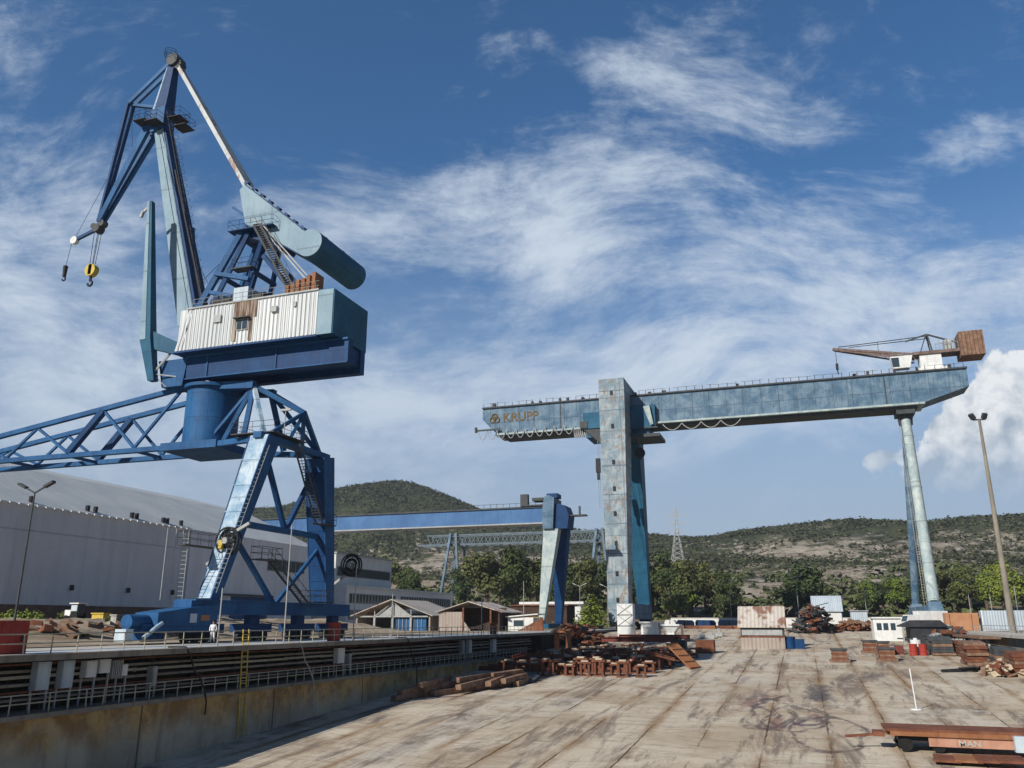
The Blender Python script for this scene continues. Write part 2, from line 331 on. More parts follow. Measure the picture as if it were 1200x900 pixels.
def concrete(name, c1, c2, ochre=0.0, rough=0.9):
    m_, n, b = mat(name); oc = n.new('ShaderNodeTexCoord').outputs['Object']
    c = n.mix(n.step(n.noise(oc, 0.22, 8, 0.68, 0.5), 0.33, 0.68), c1, c2)
    s = n.sep(oc)
    st = n.step(n.noise(n.scale(oc, (0.9, 0.9, 0.10)), 1.1, 6, 0.65), 0.47, 0.72)
    c = n.mix(n.m('MULTIPLY', st, 0.55), c, tuple(x * 0.42 for x in c1))
    if ochre > 0:       # rust and algae washed over the upper part
        up = n.step(n.m('ADD', s[2], n.m('MULTIPLY', n.noise(n.scale(oc, (0.5, 0.5, 0.15)), 0.9, 5), 3.2)), -1.3, 0.9)
        c = n.mix(n.m('MULTIPLY', up, ochre), c, n.mix(n.step(n.noise(oc, 0.5, 6, 0.7), .4, .6), (0.26, 0.145, 0.045), (0.50, 0.33, 0.13)))
        pale = n.step(n.noise(n.scale(oc, (1, 1, 0.8)), 0.38, 7, 0.65, 0.8), 0.53, 0.66)
        c = n.mix(n.m('MULTIPLY', pale, 0.45), c, (0.36, 0.35, 0.30))
        jo = n.m('ABSOLUTE', n.m('SUBTRACT', n.m('FRACT', n.m('DIVIDE', s[1], 15.0)), 0.5))
        c = n.mix(n.m('MULTIPLY', n.m('LESS_THAN', jo, 0.006), 0.7), c, (0.05, 0.04, 0.03))
    fine = n.noise(oc, 5, 6, 0.7)
    c = n.mix(n.m('MULTIPLY', n.step(fine, 0.5, 0.75), 0.35), c, tuple(x * 0.6 for x in c1))
    n.put(b.inputs['Base Color'], c); b.inputs['Roughness'].default_value = 1.0; b.inputs['Specular IOR Level'].default_value = 0.04
    bump(n, b, fine, 0.25, 0.04)
    return m_
WALLC = concrete('stained retaining concrete', (0.33, 0.30, 0.23), (0.50, 0.455, 0.35), 0.9)
DECKC = concrete('pale quay concrete', (0.42, 0.40, 0.36), (0.52, 0.49, 0.44))
COPEC = concrete('grimy concrete', (0.20, 0.18, 0.15), (0.30, 0.27, 0.22))
SHADEC = concrete('shade painted concrete', (0.024, 0.022, 0.016), (0.048, 0.044, 0.030))  # deep shade of the gallery and wall end painted into the concrete colour

# slipway floor
FLOOR, n, b = mat('slipway floor concrete'); oc = n.new('ShaderNodeTexCoord').outputs['Object']; s = n.sep(oc)
X = s[0]; Y = s[1]
wob = n.noise(oc, 0.8, 3); Xw = n.m('ADD', X, n.m('MULTIPLY', n.m('SUBTRACT', wob, 0.5), 0.22))
gx = n.m('DIVIDE', n.m('ADD', Xw, 3.5), 4.4); gy = n.m('DIVIDE', n.m('ADD', Y, 2.0), 12.5)
wn = n.new('ShaderNodeTexWhiteNoise', noise_dimensions='2D'); n.put(wn.inputs['Vector'], n.comb(n.m('FLOOR', gx), n.m('FLOOR', gy)))
lane = n.new('ShaderNodeTexWhiteNoise', noise_dimensions='1D'); n.put(lane.inputs['W'], n.m('FLOOR', gx))
c = n.mix(n.step(n.noise(oc, 0.11, 8, 0.66, 0.6), 0.34, 0.66), (0.41, 0.335, 0.245), (0.60, 0.535, 0.43))
c = n.mix(n.m('MULTIPLY', wn.outputs['Value'], 0.24), c, (0.33, 0.26, 0.19))
c = n.mix(n.m('MULTIPLY', n.step(n.noise(n.scale(oc, (0.10, 0.75, 1)), 1.0, 8, 0.72, 0.3), 0.52, 0.72), 0.48), c, (0.165, 0.125, 0.095))
c = n.mix(n.m('MULTIPLY', n.step(n.noise(n.scale(oc, (0.5, 1.6, 1)), 0.8, 8, 0.75), 0.50, 0.68), 0.55), c, (0.20, 0.148, 0.105))
c = n.mix(n.m('MULTIPLY', n.step(n.noise(n.scale(oc, (0.2, 0.6, 1), loc=(7, 3, 0)), 0.9, 7, 0.7), 0.56, 0.72), 0.5), c, (0.55, 0.51, 0.45))
# ochre lanes and halos along some joints
jx = n.m('ABSOLUTE', n.m('SUBTRACT', n.m('FRACT', n.m('ADD', gx, 0.5)), 0.5))     # 0 at a joint
jy = n.m('ABSOLUTE', n.m('SUBTRACT', n.m('FRACT', n.m('ADD', gy, 0.5)), 0.5))
halo = n.m('MULTIPLY', n.m('SUBTRACT', 1.0, n.step(jx, 0.0, 0.20)), n.step(n.noise(n.scale(oc, (0.25, 0.06, 1), loc=(2, 9, 0)), 1.0, 6, 0.65), 0.42, 0.60))
c = n.mix(n.m('MULTIPLY', halo, 0.75), c, n.mix(n.noise(oc, 0.5, 4), (0.30, 0.165, 0.05), (0.17, 0.10, 0.055)))
wet = n.m('MULTIPLY', n.step(n.noise(n.scale(oc, (0.30, 0.035, 1), loc=(5, 4, 0)), 1.0, 7, 0.7, 0.6), 0.53, 0.66), 0.75)
c = n.mix(wet, c, n.mix(n.noise(oc, 0.35, 4), (0.085, 0.068, 0.072), (0.14, 0.115, 0.105)))
red = n.step(n.noise(n.scale(oc, (0.11, 0.07, 1), loc=(1, 20, 0)), 1.0, 7, 0.68, 0.8), 0.56, 0.68)
c = n.mix(n.m('MULTIPLY', red, 0.55), c, (0.22, 0.115, 0.10))
# tyre and hose squiggles
wob2 = n.new('ShaderNodeTexNoise'); wob2.inputs['Scale'].default_value = 0.22; wob2.inputs['Detail'].default_value = 3; n.put(wob2.inputs['Vector'], oc)
ocw = n.vm('ADD', oc, n.vm('MULTIPLY', n.vm('SUBTRACT', wob2.outputs['Color'], (0.5, 0.5, 0.5)), (2.2, 5.0, 0)))
loops = None
for cx, cy, rx, ry, ww in ((-1.6, 77, 2.4, 6.5, .07), (-0.6, 79, 1.3, 5.5, .11), (-3.6, 80, 1.7, 8.5, .09), (-4.6, 78, 1.0, 6, .13), (0.9, 71, 2.6, 8, .06), (-2.4, 82, 0.8, 9, .16)):
    e_ = n.vm('LENGTH', n.scale(n.vm('SUBTRACT', ocw, (cx, cy, 0)), (1 / rx, 1 / ry, 0)))
    e_ = n.m('SUBTRACT', 1.0, n.step(n.m('ABSOLUTE', n.m('SUBTRACT', e_, 1.0)), ww * .5, ww * 1.6)); loops = e_ if loops is None else n.m('MAXIMUM', loops, e_)
loops = n.m('MULTIPLY', loops, n.step(n.noise(n.scale(oc, (.5, .22, 1)), 1.0, 7, .75), .36, .56))
dq = n.vm('LENGTH', n.scale(n.vm('SUBTRACT', oc, (-2.6, 83.0, -5.7)), (0.19, 0.062, 0)))
zone = n.m('SUBTRACT', 1.0, n.step(n.m('ADD', dq, n.m('MULTIPLY', n.noise(oc, 0.3, 6, 0.7), 1.1)), 1.1, 1.55))
qm = loops
smear = n.m('MULTIPLY', n.step(n.noise(n.scale(oc, (0.45, 0.07, 1), loc=(4, 2, 0)), 1.0, 7, 0.7, 0.5), 0.50, 0.62), zone)
c = n.mix(n.m('MULTIPLY', smear, 0.75), c, n.mix(n.step(n.noise(n.scale(oc, (.4, .05, 1)), 1.0, 3), .46, .54), (0.24, 0.11, 0.10), (0.12, 0.095, 0.11)))
c = n.mix(n.m('MULTIPLY', qm, 0.80), c, (0.075, 0.058, 0.068))
d2 = n.vm('LENGTH', n.scale(n.vm('SUBTRACT', oc, (0.7, 93.5, -5.2)), (0.42, 0.075, 0), (0, 0, .25)))
c = n.mix(n.m('MULTIPLY', n.m('SUBTRACT', 1.0, n.step(n.m('ADD', d2, n.m('MULTIPLY', n.noise(n.scale(oc, (1, .35, 1)), 0.75, 7, 0.75), 2.4)), 1.4, 2.0)), 0.88), c, (0.085, 0.085, 0.10))
smr = n.step(n.noise(n.scale(oc, (0.42, 0.030, 1), (0, 0, R(3)), (11, 6, 0)), 1.0, 9, 0.74, 0.7), 0.50, 0.63)
c = n.mix(n.m('MULTIPLY', smr, 0.74), c, n.mix(n.noise(oc, 0.25, 4), (0.10, 0.085, 0.085), (0.19, 0.135, 0.10)))
patch = n.m('MULTIPLY', n.step(wn.outputs['Value'], 0.70, 0.72), n.step(n.noise(oc, 0.35, 6, 0.7), 0.40, 0.58))
c = n.mix(n.m('MULTIPLY', patch, 0.40), c, (0.62, 0.59, 0.52))
# joints
jl = n.m('MULTIPLY', n.m('SUBTRACT', 1.0, n.step(jx, 0.008, 0.022)), n.step(n.noise(n.scale(oc, (0.5, 0.06, 1)), 1.0, 6, 0.7), 0.42, 0.58))
c = n.mix(n.m('MULTIPLY', jl, 0.88), c, (0.045, 0.033, 0.025))
jl2 = n.m('MULTIPLY', n.m('SUBTRACT', 1.0, n.step(jy, 0.004, 0.010)), n.step(n.noise(oc, 0.16, 6, 0.7), 0.47, 0.60))
c = n.mix(n.m('MULTIPLY', jl2, 0.45), c, (0.07, 0.05, 0.04))
sp = n.step(n.noise(n.scale(oc, (0.55, 1.1, 1)), 1.3, 9, 0.82), 0.60, 0.68)
c = n.mix(n.m('MULTIPLY', sp, 0.7), c, (0.07, 0.055, 0.045))
fine = n.noise(oc, 2.5, 9, 0.75)
c = n.mix(n.m('MULTIPLY', n.step(fine, 0.42, 0.75), 0.30), c, (0.20, 0.165, 0.13))
n.put(b.inputs['Base Color'], c); b.inputs['Roughness'].default_value = 1.0; b.inputs['Specular IOR Level'].default_value = 0.05
bump(n, b, fine, 0.35, 0.05)

DIRT, n, b = mat('dusty yard dirt'); oc = n.new('ShaderNodeTexCoord').outputs['Object']
c = n.mix(n.step(n.noise(oc, 0.12, 7, 0.65), 0.35, 0.65), (0.24, 0.185, 0.13), (0.40, 0.34, 0.26))
c = n.mix(n.m('MULTIPLY', n.step(n.noise(oc, 0.7, 7, 0.7), 0.52, 0.66), 0.7), c, (0.12, 0.085, 0.055))
c = n.mix(n.m('MULTIPLY', n.step(n.noise(oc, 0.06, 5, 0.6, 0.5), 0.56, 0.66), 0.6), c, (0.14, 0.13, 0.05))
n.put(b.inputs['Base Color'], c); b.inputs['Roughness'].default_value = 0.95; b.inputs['Specular IOR Level'].default_value = 0.05; bump(n, b, n.noise(oc, 1.2, 8, 0.7), 0.6, 0.3)

HILL, n, b = mat('scrubby limestone hill'); oc = n.new('ShaderNodeTexCoord').outputs['Object']; s = n.sep(oc)
rock = n.mix(n.step(n.noise(oc, 0.05, 8, 0.7), 0.35, 0.65), (0.27, 0.22, 0.17), (0.48, 0.42, 0.345))
scrub = n.mix(n.step(n.noise(oc, 0.03, 6, 0.7), 0.4, 0.62), (0.032, 0.040, 0.020), (0.072, 0.082, 0.038))
veg = n.step(n.m('ADD', n.m('ADD', n.m('MULTIPLY', n.noise(oc, 0.020, 6, 0.7, 0.4), .5), n.m('MULTIPLY', n.noise(oc, 0.16, 6, 0.8), .62)), n.m('MULTIPLY', n.m('SUBTRACT', s[2], 40.0), 0.0016)), 0.530, 0.575)
qu = n.m('ADD', blob_ if False else n.m('MULTIPLY', n.m('SUBTRACT', 1.0, n.step(n.vm('LENGTH', n.scale(n.vm('SUBTRACT', oc, (-285, 640, 45)), (0.012, 0.010, 0.045))), 0.5, 1.25)), 1.0),
         n.m('SUBTRACT', 1.0, n.step(n.vm('LENGTH', n.scale(n.vm('SUBTRACT', oc, (75, 700, 55)), (0.0075, 0.008, 0.05))), 0.5, 1.2)))
veg = n.m('MULTIPLY', veg, n.m('SUBTRACT', 1.0, n.m('MULTIPLY', n.m('MULTIPLY', qu, .75), n.step(n.noise(oc, 0.05, 7, 0.75), 0.42, 0.56), clamp=True)), clamp=True)
c = n.mix(veg, rock, scrub)
c = n.mix(n.m('MULTIPLY', n.m('MULTIPLY', n.m('SUBTRACT', 1.0, n.step(s[2], 8, 40)), n.step(n.noise(oc, 0.018, 5, 0.6), 0.42, 0.55)), 0.85), c, n.mix(n.noise(oc, 0.08, 6, 0.7), (0.20, 0.155, 0.085), (0.34, 0.27, 0.16)))
n.put(b.inputs['Base Color'], c); b.inputs['Roughness'].default_value = 0.95; b.inputs['Specular IOR Level'].default_value = 0.1
bump(n, b, n.noise(oc, 0.06, 9, 0.7), 0.9, 6.0)

def leafmat(name, c1, c2):
    m_, n, b = mat(name); g = n.new('ShaderNodeNewGeometry'); oi = n.new('ShaderNodeObjectInfo')
    oc = n.new('ShaderNodeTexCoord').outputs['Object']
    f = n.m('ADD', n.m('MULTIPLY', g.outputs['Random Per Island'], 0.55), n.m('MULTIPLY', n.step(n.noise(oc, 0.55, 3), 0.35, 0.65), 0.45))
    c = n.mix(f, c1, c2)
    c = n.mix(n.m('MULTIPLY', oi.outputs['Random'], 0.4), c, tuple(x * q for x, q in zip(c2, (1.3, 1.05, 0.7))))
    n.put(b.inputs['Base Color'], c); b.inputs['Roughness'].default_value = 0.8; b.inputs['Specular IOR Level'].default_value = 0.15
    return m_
LEAFD = leafmat('dark foliage', (0.028, 0.045, 0.018), (0.078, 0.105, 0.040))
LEAFM = leafmat('olive foliage', (0.046, 0.062, 0.024), (0.118, 0.136, 0.052))
LEAFB = leafmat('bright green foliage', (0.075, 0.115, 0.022), (0.20, 0.25, 0.05))
LEAFS = leafmat('scrub foliage', (0.028, 0.037, 0.019), (0.076, 0.086, 0.042))
BARK = paint('bark', (0.08, 0.06, 0.045), (0.14, 0.11, 0.085), 0, 1.0, 0.9)

# ------------------------------------------------------------------ terrain, quays, slipway
SLP = 0.048
def fz(y): return -7.46 + SLP * (y - 47.6)
def hz(x, y):
    """height of the land beyond the head of the slipway"""
    if y < 262: return 0.0
    def sm(a, b_, t): t = max(0, min(1, (t - a) / (b_ - a))); return t * t * (3 - 2 * t)
    z = 7.0 * sm(262, 330, y) + 28 * sm(330, 620, y) + 56 * sm(560, 900, y)
    w = math.sin(x * 0.011) * 4 + math.sin(x * 0.027 + 1.3) * 2.2 + math.sin(x * 0.063 + y * 0.02) * 1.2
    z += w * sm(560, 860, y) + math.sin(x * 0.033 + y * 0.045) * 2.2 * sm(330, 600, y)
    left = sm(520, 680, -x)
    z += 66 * math.exp(-((x + 470) / 150) ** 2) * sm(560, 900, y) + 36 * left * sm(600, 900, y)
    z -= 100 * sm(960, 1500, y)
    return z
g = MB(); xs = [-1500 + 25 * i for i in range(111)]; ys = [206] + [262 + 14 * i for i in range(100)]
for y in ys:
    for x in xs: g.v.append((x, y, hz(x, y) + (random.uniform(-1.1, 1.1) if y > 420 else 0)))
nx = len(xs)
for j in range(len(ys) - 1):
    for i in range(nx - 1): g.f.append([j * nx + i, j * nx + i + 1, (j + 1) * nx + i + 1, (j + 1) * nx + i]); g.mi.append(0)
struct('hills', g, HILL, smooth=True)
struct('yard_ground', MB().add([(-1500, -60, -0.03), (-44.5, -60, -0.03), (-44.5, 206, -0.03), (-1500, 206, -0.03)], [(0, 1, 2, 3)])
       .add([(25.4, -60, -0.03), (1400, -60, -0.03), (1400, 206, -0.03), (25.4, 206, -0.03)], [(0, 1, 2, 3)])
       .add([(-44.5, 204, -0.034), (25.4, 204, -0.034), (25.4, 262, -0.034), (-44.5, 262, -0.034)], [(0, 1, 2, 3)])
       .add([(-1500, 206, -0.03), (-44.5, 206, -0.03), (-44.5, 262, -0.03), (-1500, 262, -0.03)], [(0, 1, 2, 3)])
       .add([(25.4, 206, -0.03), (1400, 206, -0.03), (1400, 262, -0.03), (25.4, 262, -0.03)], [(0, 1, 2, 3)]), DIRT)
fl = MB(); ny = 60
for j in range(ny + 1):
    y = -60 + (205 + 60) * j / ny
    for x in (-42.0, 25.0): fl.v.append((x, y, min(fz(y), 0.0)))
for j in range(ny): fl.f.append([2 * j, 2 * j + 1, 2 * j + 3, 2 * j + 2]); fl.mi.append(0)
struct('slipway', fl, FLOOR)
bk = MB(); bxs = [-54 - 1.7 * i for i in range(31)]; bys = [30 + 2.0 * i for i in range(52)]
from mathutils import noise as MN
def bankz(x, y):
    q = max(0, min(1, (-56 - x) / 19)); e_ = max(0, min(1, (y - 30) / 8)) * max(0, min(1, (132 - y) / 8)); cl_ = max(0, min(1, (abs(y - 71) - 0) / 6)) if False else 1
    return -.06 + e_ * cl_ * (1.95 * q * q * (3 - 2 * q) + q * .5 * MN.fractal(Vector((x * .35, y * .35, 2)), 1.0, 2.0, 4))
for y in bys:
    for x in bxs: bk.v.append((x, y, bankz(x, y)))
for j in range(len(bys) - 1):
    for i in range(len(bxs) - 1): n0 = j * len(bxs) + i; bk.f.append([n0, n0 + 1, n0 + 1 + len(bxs), n0 + len(bxs)]); bk.mi.append(0)
struct('dirt_bank', bk, DIRT, smooth=True)
struct('quay', MB().box(-49.5, -43.4, -60, 204, -0.028, 0.004).box(25.4, 31, -60, 204, -0.028, 0.004), DECKC)
YE = 138.0
# retaining wall: battered lower wall, gallery, rim slab
w = thing('retaining_wall', 'long rust stained concrete retaining wall with a dark gallery below the quay edge', 'wall', (-42, 40, -3.35))
obj('lower_wall', MB().hexa([(-44.6, -60, -14), (-41.75, -60, -14), (-41.75, 204, -0.6), (-44.6, 204, -0.6)], [(-44.6, -60, -3.55), (-42.0, -60, -3.55), (-42.0, 204, -0.45), (-44.6, 204, -0.45)])
    if False else MB().box(-44.6, -42.0, -60, YE, -14, -3.62), WALLC, w)
obj('coping', MB().box(-44.6, -41.82, -60, YE, -3.62, -3.35), COPEC, w)
obj('gallery_back', MB().box(-45.4, -44.6, -60, YE, -3.62, -0.22).box(-44.6, -42, YE, 204, -6, -0.2), SHADEC, w)
obj('rim_cap', MB().box(-43.395, -41.9, -60, 204, -0.155, -0.10), DECKC, w)
obj('rim_slab', MB().box(-44.595, -41.95, -60, 204, -0.50, -0.16), COPEC, w)
pieces('shelf', MB().box(-44.6, -43.6, -60, YE, -1.20, -1.04).box(-44.6, -43.4, -60, YE, -1.95, -1.79).box(-44.6, -43.4, -60, YE, -2.75, -2.62), COPEC, w)
pil = MB()
for i in range(26): pil.box(-44.6, -43.75, 27 + 4.6 * i, 27.3 + 4.6 * i, -3.35, -0.5)
pieces('pillar', pil, SHADEC, w)
w2 = thing('retaining_wall', 'low grey retaining wall along the right side of the slipway behind the slab stacks', 'wall', (25.2, 120, -3))
obj('lower_wall', MB().box(25.0, 25.4, -60, 205, -14, -0.3), COPEC, w2)
obj('coping', MB().box(24.2, 25.4, -60, 205, -0.3, 0.05), DECKC, w2)

def railing(label, x, ya, yb, z, step, mat_, h=1.1, skip=()):
    t = thing('guard_railing', label, 'railing', (x, ya, z)); nn = int((yb - ya) / step); r_ = MB(); me = None
    for hh in (h, h * 0.55): r_.tube((x, ya, z + hh), (x, yb, z + hh), 0.038, n=5)
    obj('rail', r_, mat_, t)
    p = obj('post', MB().tube((x, ya, z), (x, ya, z + h), 0.042, n=5), mat_, t)
    for i in range(1, nn + 1):
        q = p.copy(); COL.objects.link(q); q.parent = t; q.location = (random.uniform(-.03, .03), i * step, 0); q.rotation_euler = (R(random.uniform(-2.5, 2.5)), R(random.uniform(-2, 2)), 0)
    return t
railing('long cream tube guard railing along the quay edge above the gallery', -42.3, 36, 135, -0.16, 1.9, RAIL, 1.15)
railing('rusty cream guard railing on the lower coping of the stained wall', -42.1, 36, 131, -3.35, 1.35, RAIL, 1.05)
railing('thin grey guard railing on the right quay beside the tall mast', 24.6, 108, 150, 0.05, 2.4, GREY, 1.1)

def ladder_mb(p0, p1, w, side, step=0.35, r=0.04):
    mb = MB(); p0 = Vector(p0); p1 = Vector(p1); sd = Vector(side).normalized() * w / 2
    mb.tube(p0 - sd, p1 - sd, r, n=5); mb.tube(p0 + sd, p1 + sd, r, n=5)
    L_ = (p1 - p0).length; q = int(L_ / step)
    for i in range(1, q): c_ = p0.lerp(p1, i / q); mb.tube(c_ - sd, c_ + sd, r * 0.7, n=4)
    return mb
tag(obj('wall_ladder', ladder_mb((-41.85, 58.2, -7.0), (-42.15, 58.2, 1.1), 0.75, (0, 1, 0), 0.4, 0.055), YEL, None, loc=(-41.9, 58.2, -7)), 'yellow steel ladder climbing the stained wall to the quay', 'ladder')

# gallery switch cabinets
def cabinet(y, z0, z1, wd, label, m_=CABB, x=-43.0, d=0.5):
    t = thing('switch_cabinet', label, 'cabinet', (x, y, -3.35), 'switch cabinets in the quay gallery')
    obj('casing', MB().box(x - d, x, y - wd / 2, y + wd / 2, z0, z1), m_, t)
    obj('door', MB().box(x, x + 0.03, y - wd / 2 + 0.06, y + wd / 2 - 0.06, z0 + 0.08, z1 - 0.08), m_, t)
    pieces('leg', MB().box(x - d + 0.05, x - d + 0.15, y - wd / 2, y - wd / 2 + 0.1, -3.35, z0).box(x - 0.15, x - 0.05, y + wd / 2 - 0.1, y + wd / 2, -3.35, z0), GREY, t)
    return t
cabinet(40.2, -2.2, -0.62, 0.95, 'pale blue cabinet in the gallery nearest the red locker')
cabinet(42.0, -2.2, -0.62, 0.85, 'pale blue cabinet in the gallery, second along from the red locker')
cabinet(43.8, -1.7, -0.70, 0.85, 'small white cabinet third along in the gallery', WHITE)
cabinet(44.9, -1.5, -0.66, 0.9, 'wide white cabinet in the gallery beside the black slatted box', WHITE)
cabinet(46.6, -1.75, -1.05, 0.6, 'lone small white box hung in the gallery', WHITE)
cabinet(49.5, -2.6, -1.3, 0.45, 'slim grey post cabinet in the gallery left of the yellow ladder', GREY)
cabinet(74.8, -2.2, -0.8, 1.3, 'white cabinet in the gallery under the red drum', WHITE)
cabinet(76.6, -2.7, -1.4, 0.5, 'slim grey cabinet right of the white one below the red drum', GREY)
cabinet(106.5, -2.4, -0.7, 0.9, 'grey cabinet far along the gallery, left of a pair', GREY)
cabinet(109.0, -2.4, -0.7, 0.9, 'white cabinet far along the gallery, right of a pair', WHITE)
cabinet(118.5, -2.6, -0.8, 1.4, 'last wide white cabinet at the far end of the gallery', WHITE)
t = thing('slatted_box', 'dark slatted heater box hanging beside white cabinets in the gallery', 'box', (-43, 45.9, -1.8))
sb = MB()
for i in range(6): sb.box(-43.4, -42.95, 45.5 + 0.16 * i, 45.58 + 0.16 * i, -1.85, -0.75)
obj('slats', sb, GREY, t); obj('back', MB().box(-43.5, -43.41, 45.45, 46.4, -1.9, -0.7), DARK, t)

for i, (y, lab) in enumerate(((52.0, 'black hose looped over the quay rim between the slim cabinet and the ladder'), (66.5, 'grey hose hanging from the rim right of the yellow ladder'), (88.0, 'black hose trailing down the stained wall before the open shed'))):
    pts = [Vector((-43.0, y - 1.5, -.06)), Vector((-42.0, y - .8, -.05)), Vector((-41.84, y - .5, -.6)), Vector((-41.9, y + .2, -1.7)), Vector((-42.0, y + .9, -2.1)), Vector((-41.75, y + 1.4, -3.2)), Vector((-41.72, y + 1.6, -3.9 - i)), Vector((-41.8, y + 1.7, -4.8 - i))]
    tag(obj('hose', MB().path(pts, .06, 6), DARK if i != 1 else GREY, None, True, loc=(-42, y, 0)), lab, 'hose')
for i, (z, r_) in enumerate(((-1.45, .10), (-2.3, .07), (-.72, .06))):
    mb = MB(); y = 30.0
    while y < 136: mb.tube((-43.55, y, z + random.uniform(-.03, .03)), (-43.55, y + 6, z + random.uniform(-.03, .03)), r_, n=6); mb.tube((-43.55, y, z), (-43.55, y + .18, z), r_ * 1.5, n=6); y += 6
    tag(obj('pipe_run', mb, RUST if i else RAIL, None, loc=(-43.55, 30, z)), ('cream pipe running along the middle of the dark quay gallery', 'rusty pipe running low along the dark quay gallery', 'thin rusty pipe running just under the quay rim')[i], 'pipe')

# red locker and drums on the rim
t = thing('red_locker', 'tall faded red steel locker on the quay edge at the far left', 'locker', (-43.4, 37.9, -0.16))
obj('casing', MB().box(-44.2, -42.9, 36.6, 38.6, -0.155, 1.75), REDP, t); obj('door', MB().box(-42.9, -42.86, 36.8, 38.4, -0.05, 1.6), REDP, t); obj('handle', MB().box(-42.86, -42.8, 38.1, 38.2, 0.6, 0.9), DARK, t)
def drum(x, y, z, r, h, m_, label, name='steel_drum'):
    t = thing(name, label, 'drum', (x, y, z)); d = MB().tube((x, y, z), (x, y, z + h), r, n=18)
    obj('shell', d, m_, t, True)
    hp = MB()
    for q in (0.02, h * 0.35, h * 0.67, h - 0.02): hp.torus((x, y, z + q), (0, 0, 1), r, 0.03, 18, 5)
    obj('hoop', hp, m_, t, True); return t
drum(-42.9, 73.0, -0.155, 0.62, 1.75, REDP, 'red drum standing at the quay edge by the crane sill')
drum(-42.9, 117.6, -0.155, 0.5, 1.6, RUST, 'rusty drum standing at the quay edge in front of the open sheds')

# ------------------------------------------------------------------ luffing portal crane (jib plane at y = 71)
CY = 71.0
K = thing('luffing_crane', 'tall blue level-luffing portal crane with a white machine house and yellow hook', 'crane', (-48, CY, 0))
def V3(x, z, y=CY): return Vector((x, y, z))
# portal
pf = MB().box(-48.9, -47.1, 57.5, 83.2, 2.25, 3.35).box(-49.05, -46.95, 57.8, 83.0, 3.35, 3.45)
obj('sill_beam', pf, BLUE, K)
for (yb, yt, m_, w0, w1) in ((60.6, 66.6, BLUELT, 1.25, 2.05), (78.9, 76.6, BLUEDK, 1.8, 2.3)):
    p0 = Vector((-48, yb, 3.4)); p1 = Vector((-48, yt, 18.6))
    lg = MB().bar(p0, p1, w0, w0 * 0.85, w1, w1 * 0.85, up=(0, 1, 0))
    L_ = obj('portal_leg', lg, m_, K)
    st = MB(); d = (p1 - p0)
    for i in range(1, 6):
        c_ = p0 + d * i / 6; ww = w0 + (w1 - w0) * i / 6
        st.bar(c_ - d.normalized() * 0.05, c_ + d.normalized() * 0.05, ww + 0.10, ww * 0.85 + 0.10, up=(0, 1, 0))
    pieces('stiffener', st, m_, L_)
    for sx in (-1, 1):
        e = MB().bar(p0 + Vector((sx * (w0 / 2 + .03), 0, 0)), p1 + Vector((sx * (w1 / 2 + .03), 0, 0)), 0.10, w0 * 0.9, 0.10, w1 * 0.9, up=(0, 1, 0))
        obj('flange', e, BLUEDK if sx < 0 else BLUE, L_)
def member(name, a, b, w, h, m_=BLUE, w1=None, h1=None, up=(0, 0, 1), parent=None):
    return obj(name, MB().bar(a, b, w, h, w1, h1, up), m_, parent or K)
PL = Vector((-48, 66.6, 18.9)); PR = Vector((-48, 76.6, 18.9)); PM = Vector((-48, 71.6, 18.9))
member('tie_beam', (-48, 63.9, 10.3), (-48, 78.0, 10.3), 0.45, 0.55)
for a, b in (((-48, 66.8, 17.6), (-48, 71.0, 10.6)), ((-48, 76.2, 17.6), (-48, 71.4, 10.6))): member('brace', a, b, 0.42, 0.45, BLUEDK)
member('brace', (-48, 63.2, 9.2), (-48, 70.0, 3.4), 0.38, 0.42, BLUE); member('brace', (-48, 78.2, 9.6), (-48, 70.6, 3.4), 0.3, 0.36, BLUE)
# ring platform on the legs
member('ring_beam', PL + Vector((0, -1.2, 0)), PR + Vector((0, 1.4, 0)), 0.9, 0.6)
member('ring_beam', PL + Vector((-0.4, 0.4, 0)), (-56.2, 68.6, 19.0), 0.6, 0.55, BLUE)
member('ring_beam', PR + Vector((-0.4, -0.4, 0)), (-56.2, 73.4, 19.0), 0.6, 0.55, BLUE)
obj('column_base', MB().prism([(-61.5, 18.6), (-54.6, 18.6), (-54.6, 19.4), (-61.5, 19.4)], 67.8, 74.2), BLUE, K)
A1 = Vector((-52, 69.6, 25.2)); A2 = Vector((-52, 72.6, 25.2)); B_ = Vector((-46.9, 71.4, 22.3))
for a, b, w in ((A1, B_, .5), (A2, B_, .5), (B_, PL, .36), (B_, PM + Vector((0, -1.2, 0)), .36), (B_, PR, .45), (B_, PM + Vector((0, 1.5, 0)), .45), (A1, PL, .42), (A2, PR, .4),
                (A1, (-54.4, 68.7, 19.4), .4), (A1, (-51.2, 67.6, 19.2), .45), (A2, (-51.2, 74.6, 19.2), .45), (A1, (-56.8, 69.2, 19.5), .28)):
    member('strut', a, b, w, w, BLUELT if (a is A1 and b is PL) else BLUE)
member('top_beam', A1 + Vector((.3, -.3, 0)), (-57.8, 69.4, 25.6), 0.7, 0.8); member('top_beam', A2 + Vector((.3, .3, 0)), (-57.8, 72.6, 25.6), 0.7, 0.8)
col = MB().tube((-58, CY, 19.4), (-58, CY, 25.4), 2.75, 2.75, 28).tube((-58, CY, 25.4), (-58, CY, 25.75), 3.15, 3.15, 28)
obj('column', col, BLUE, K, True)
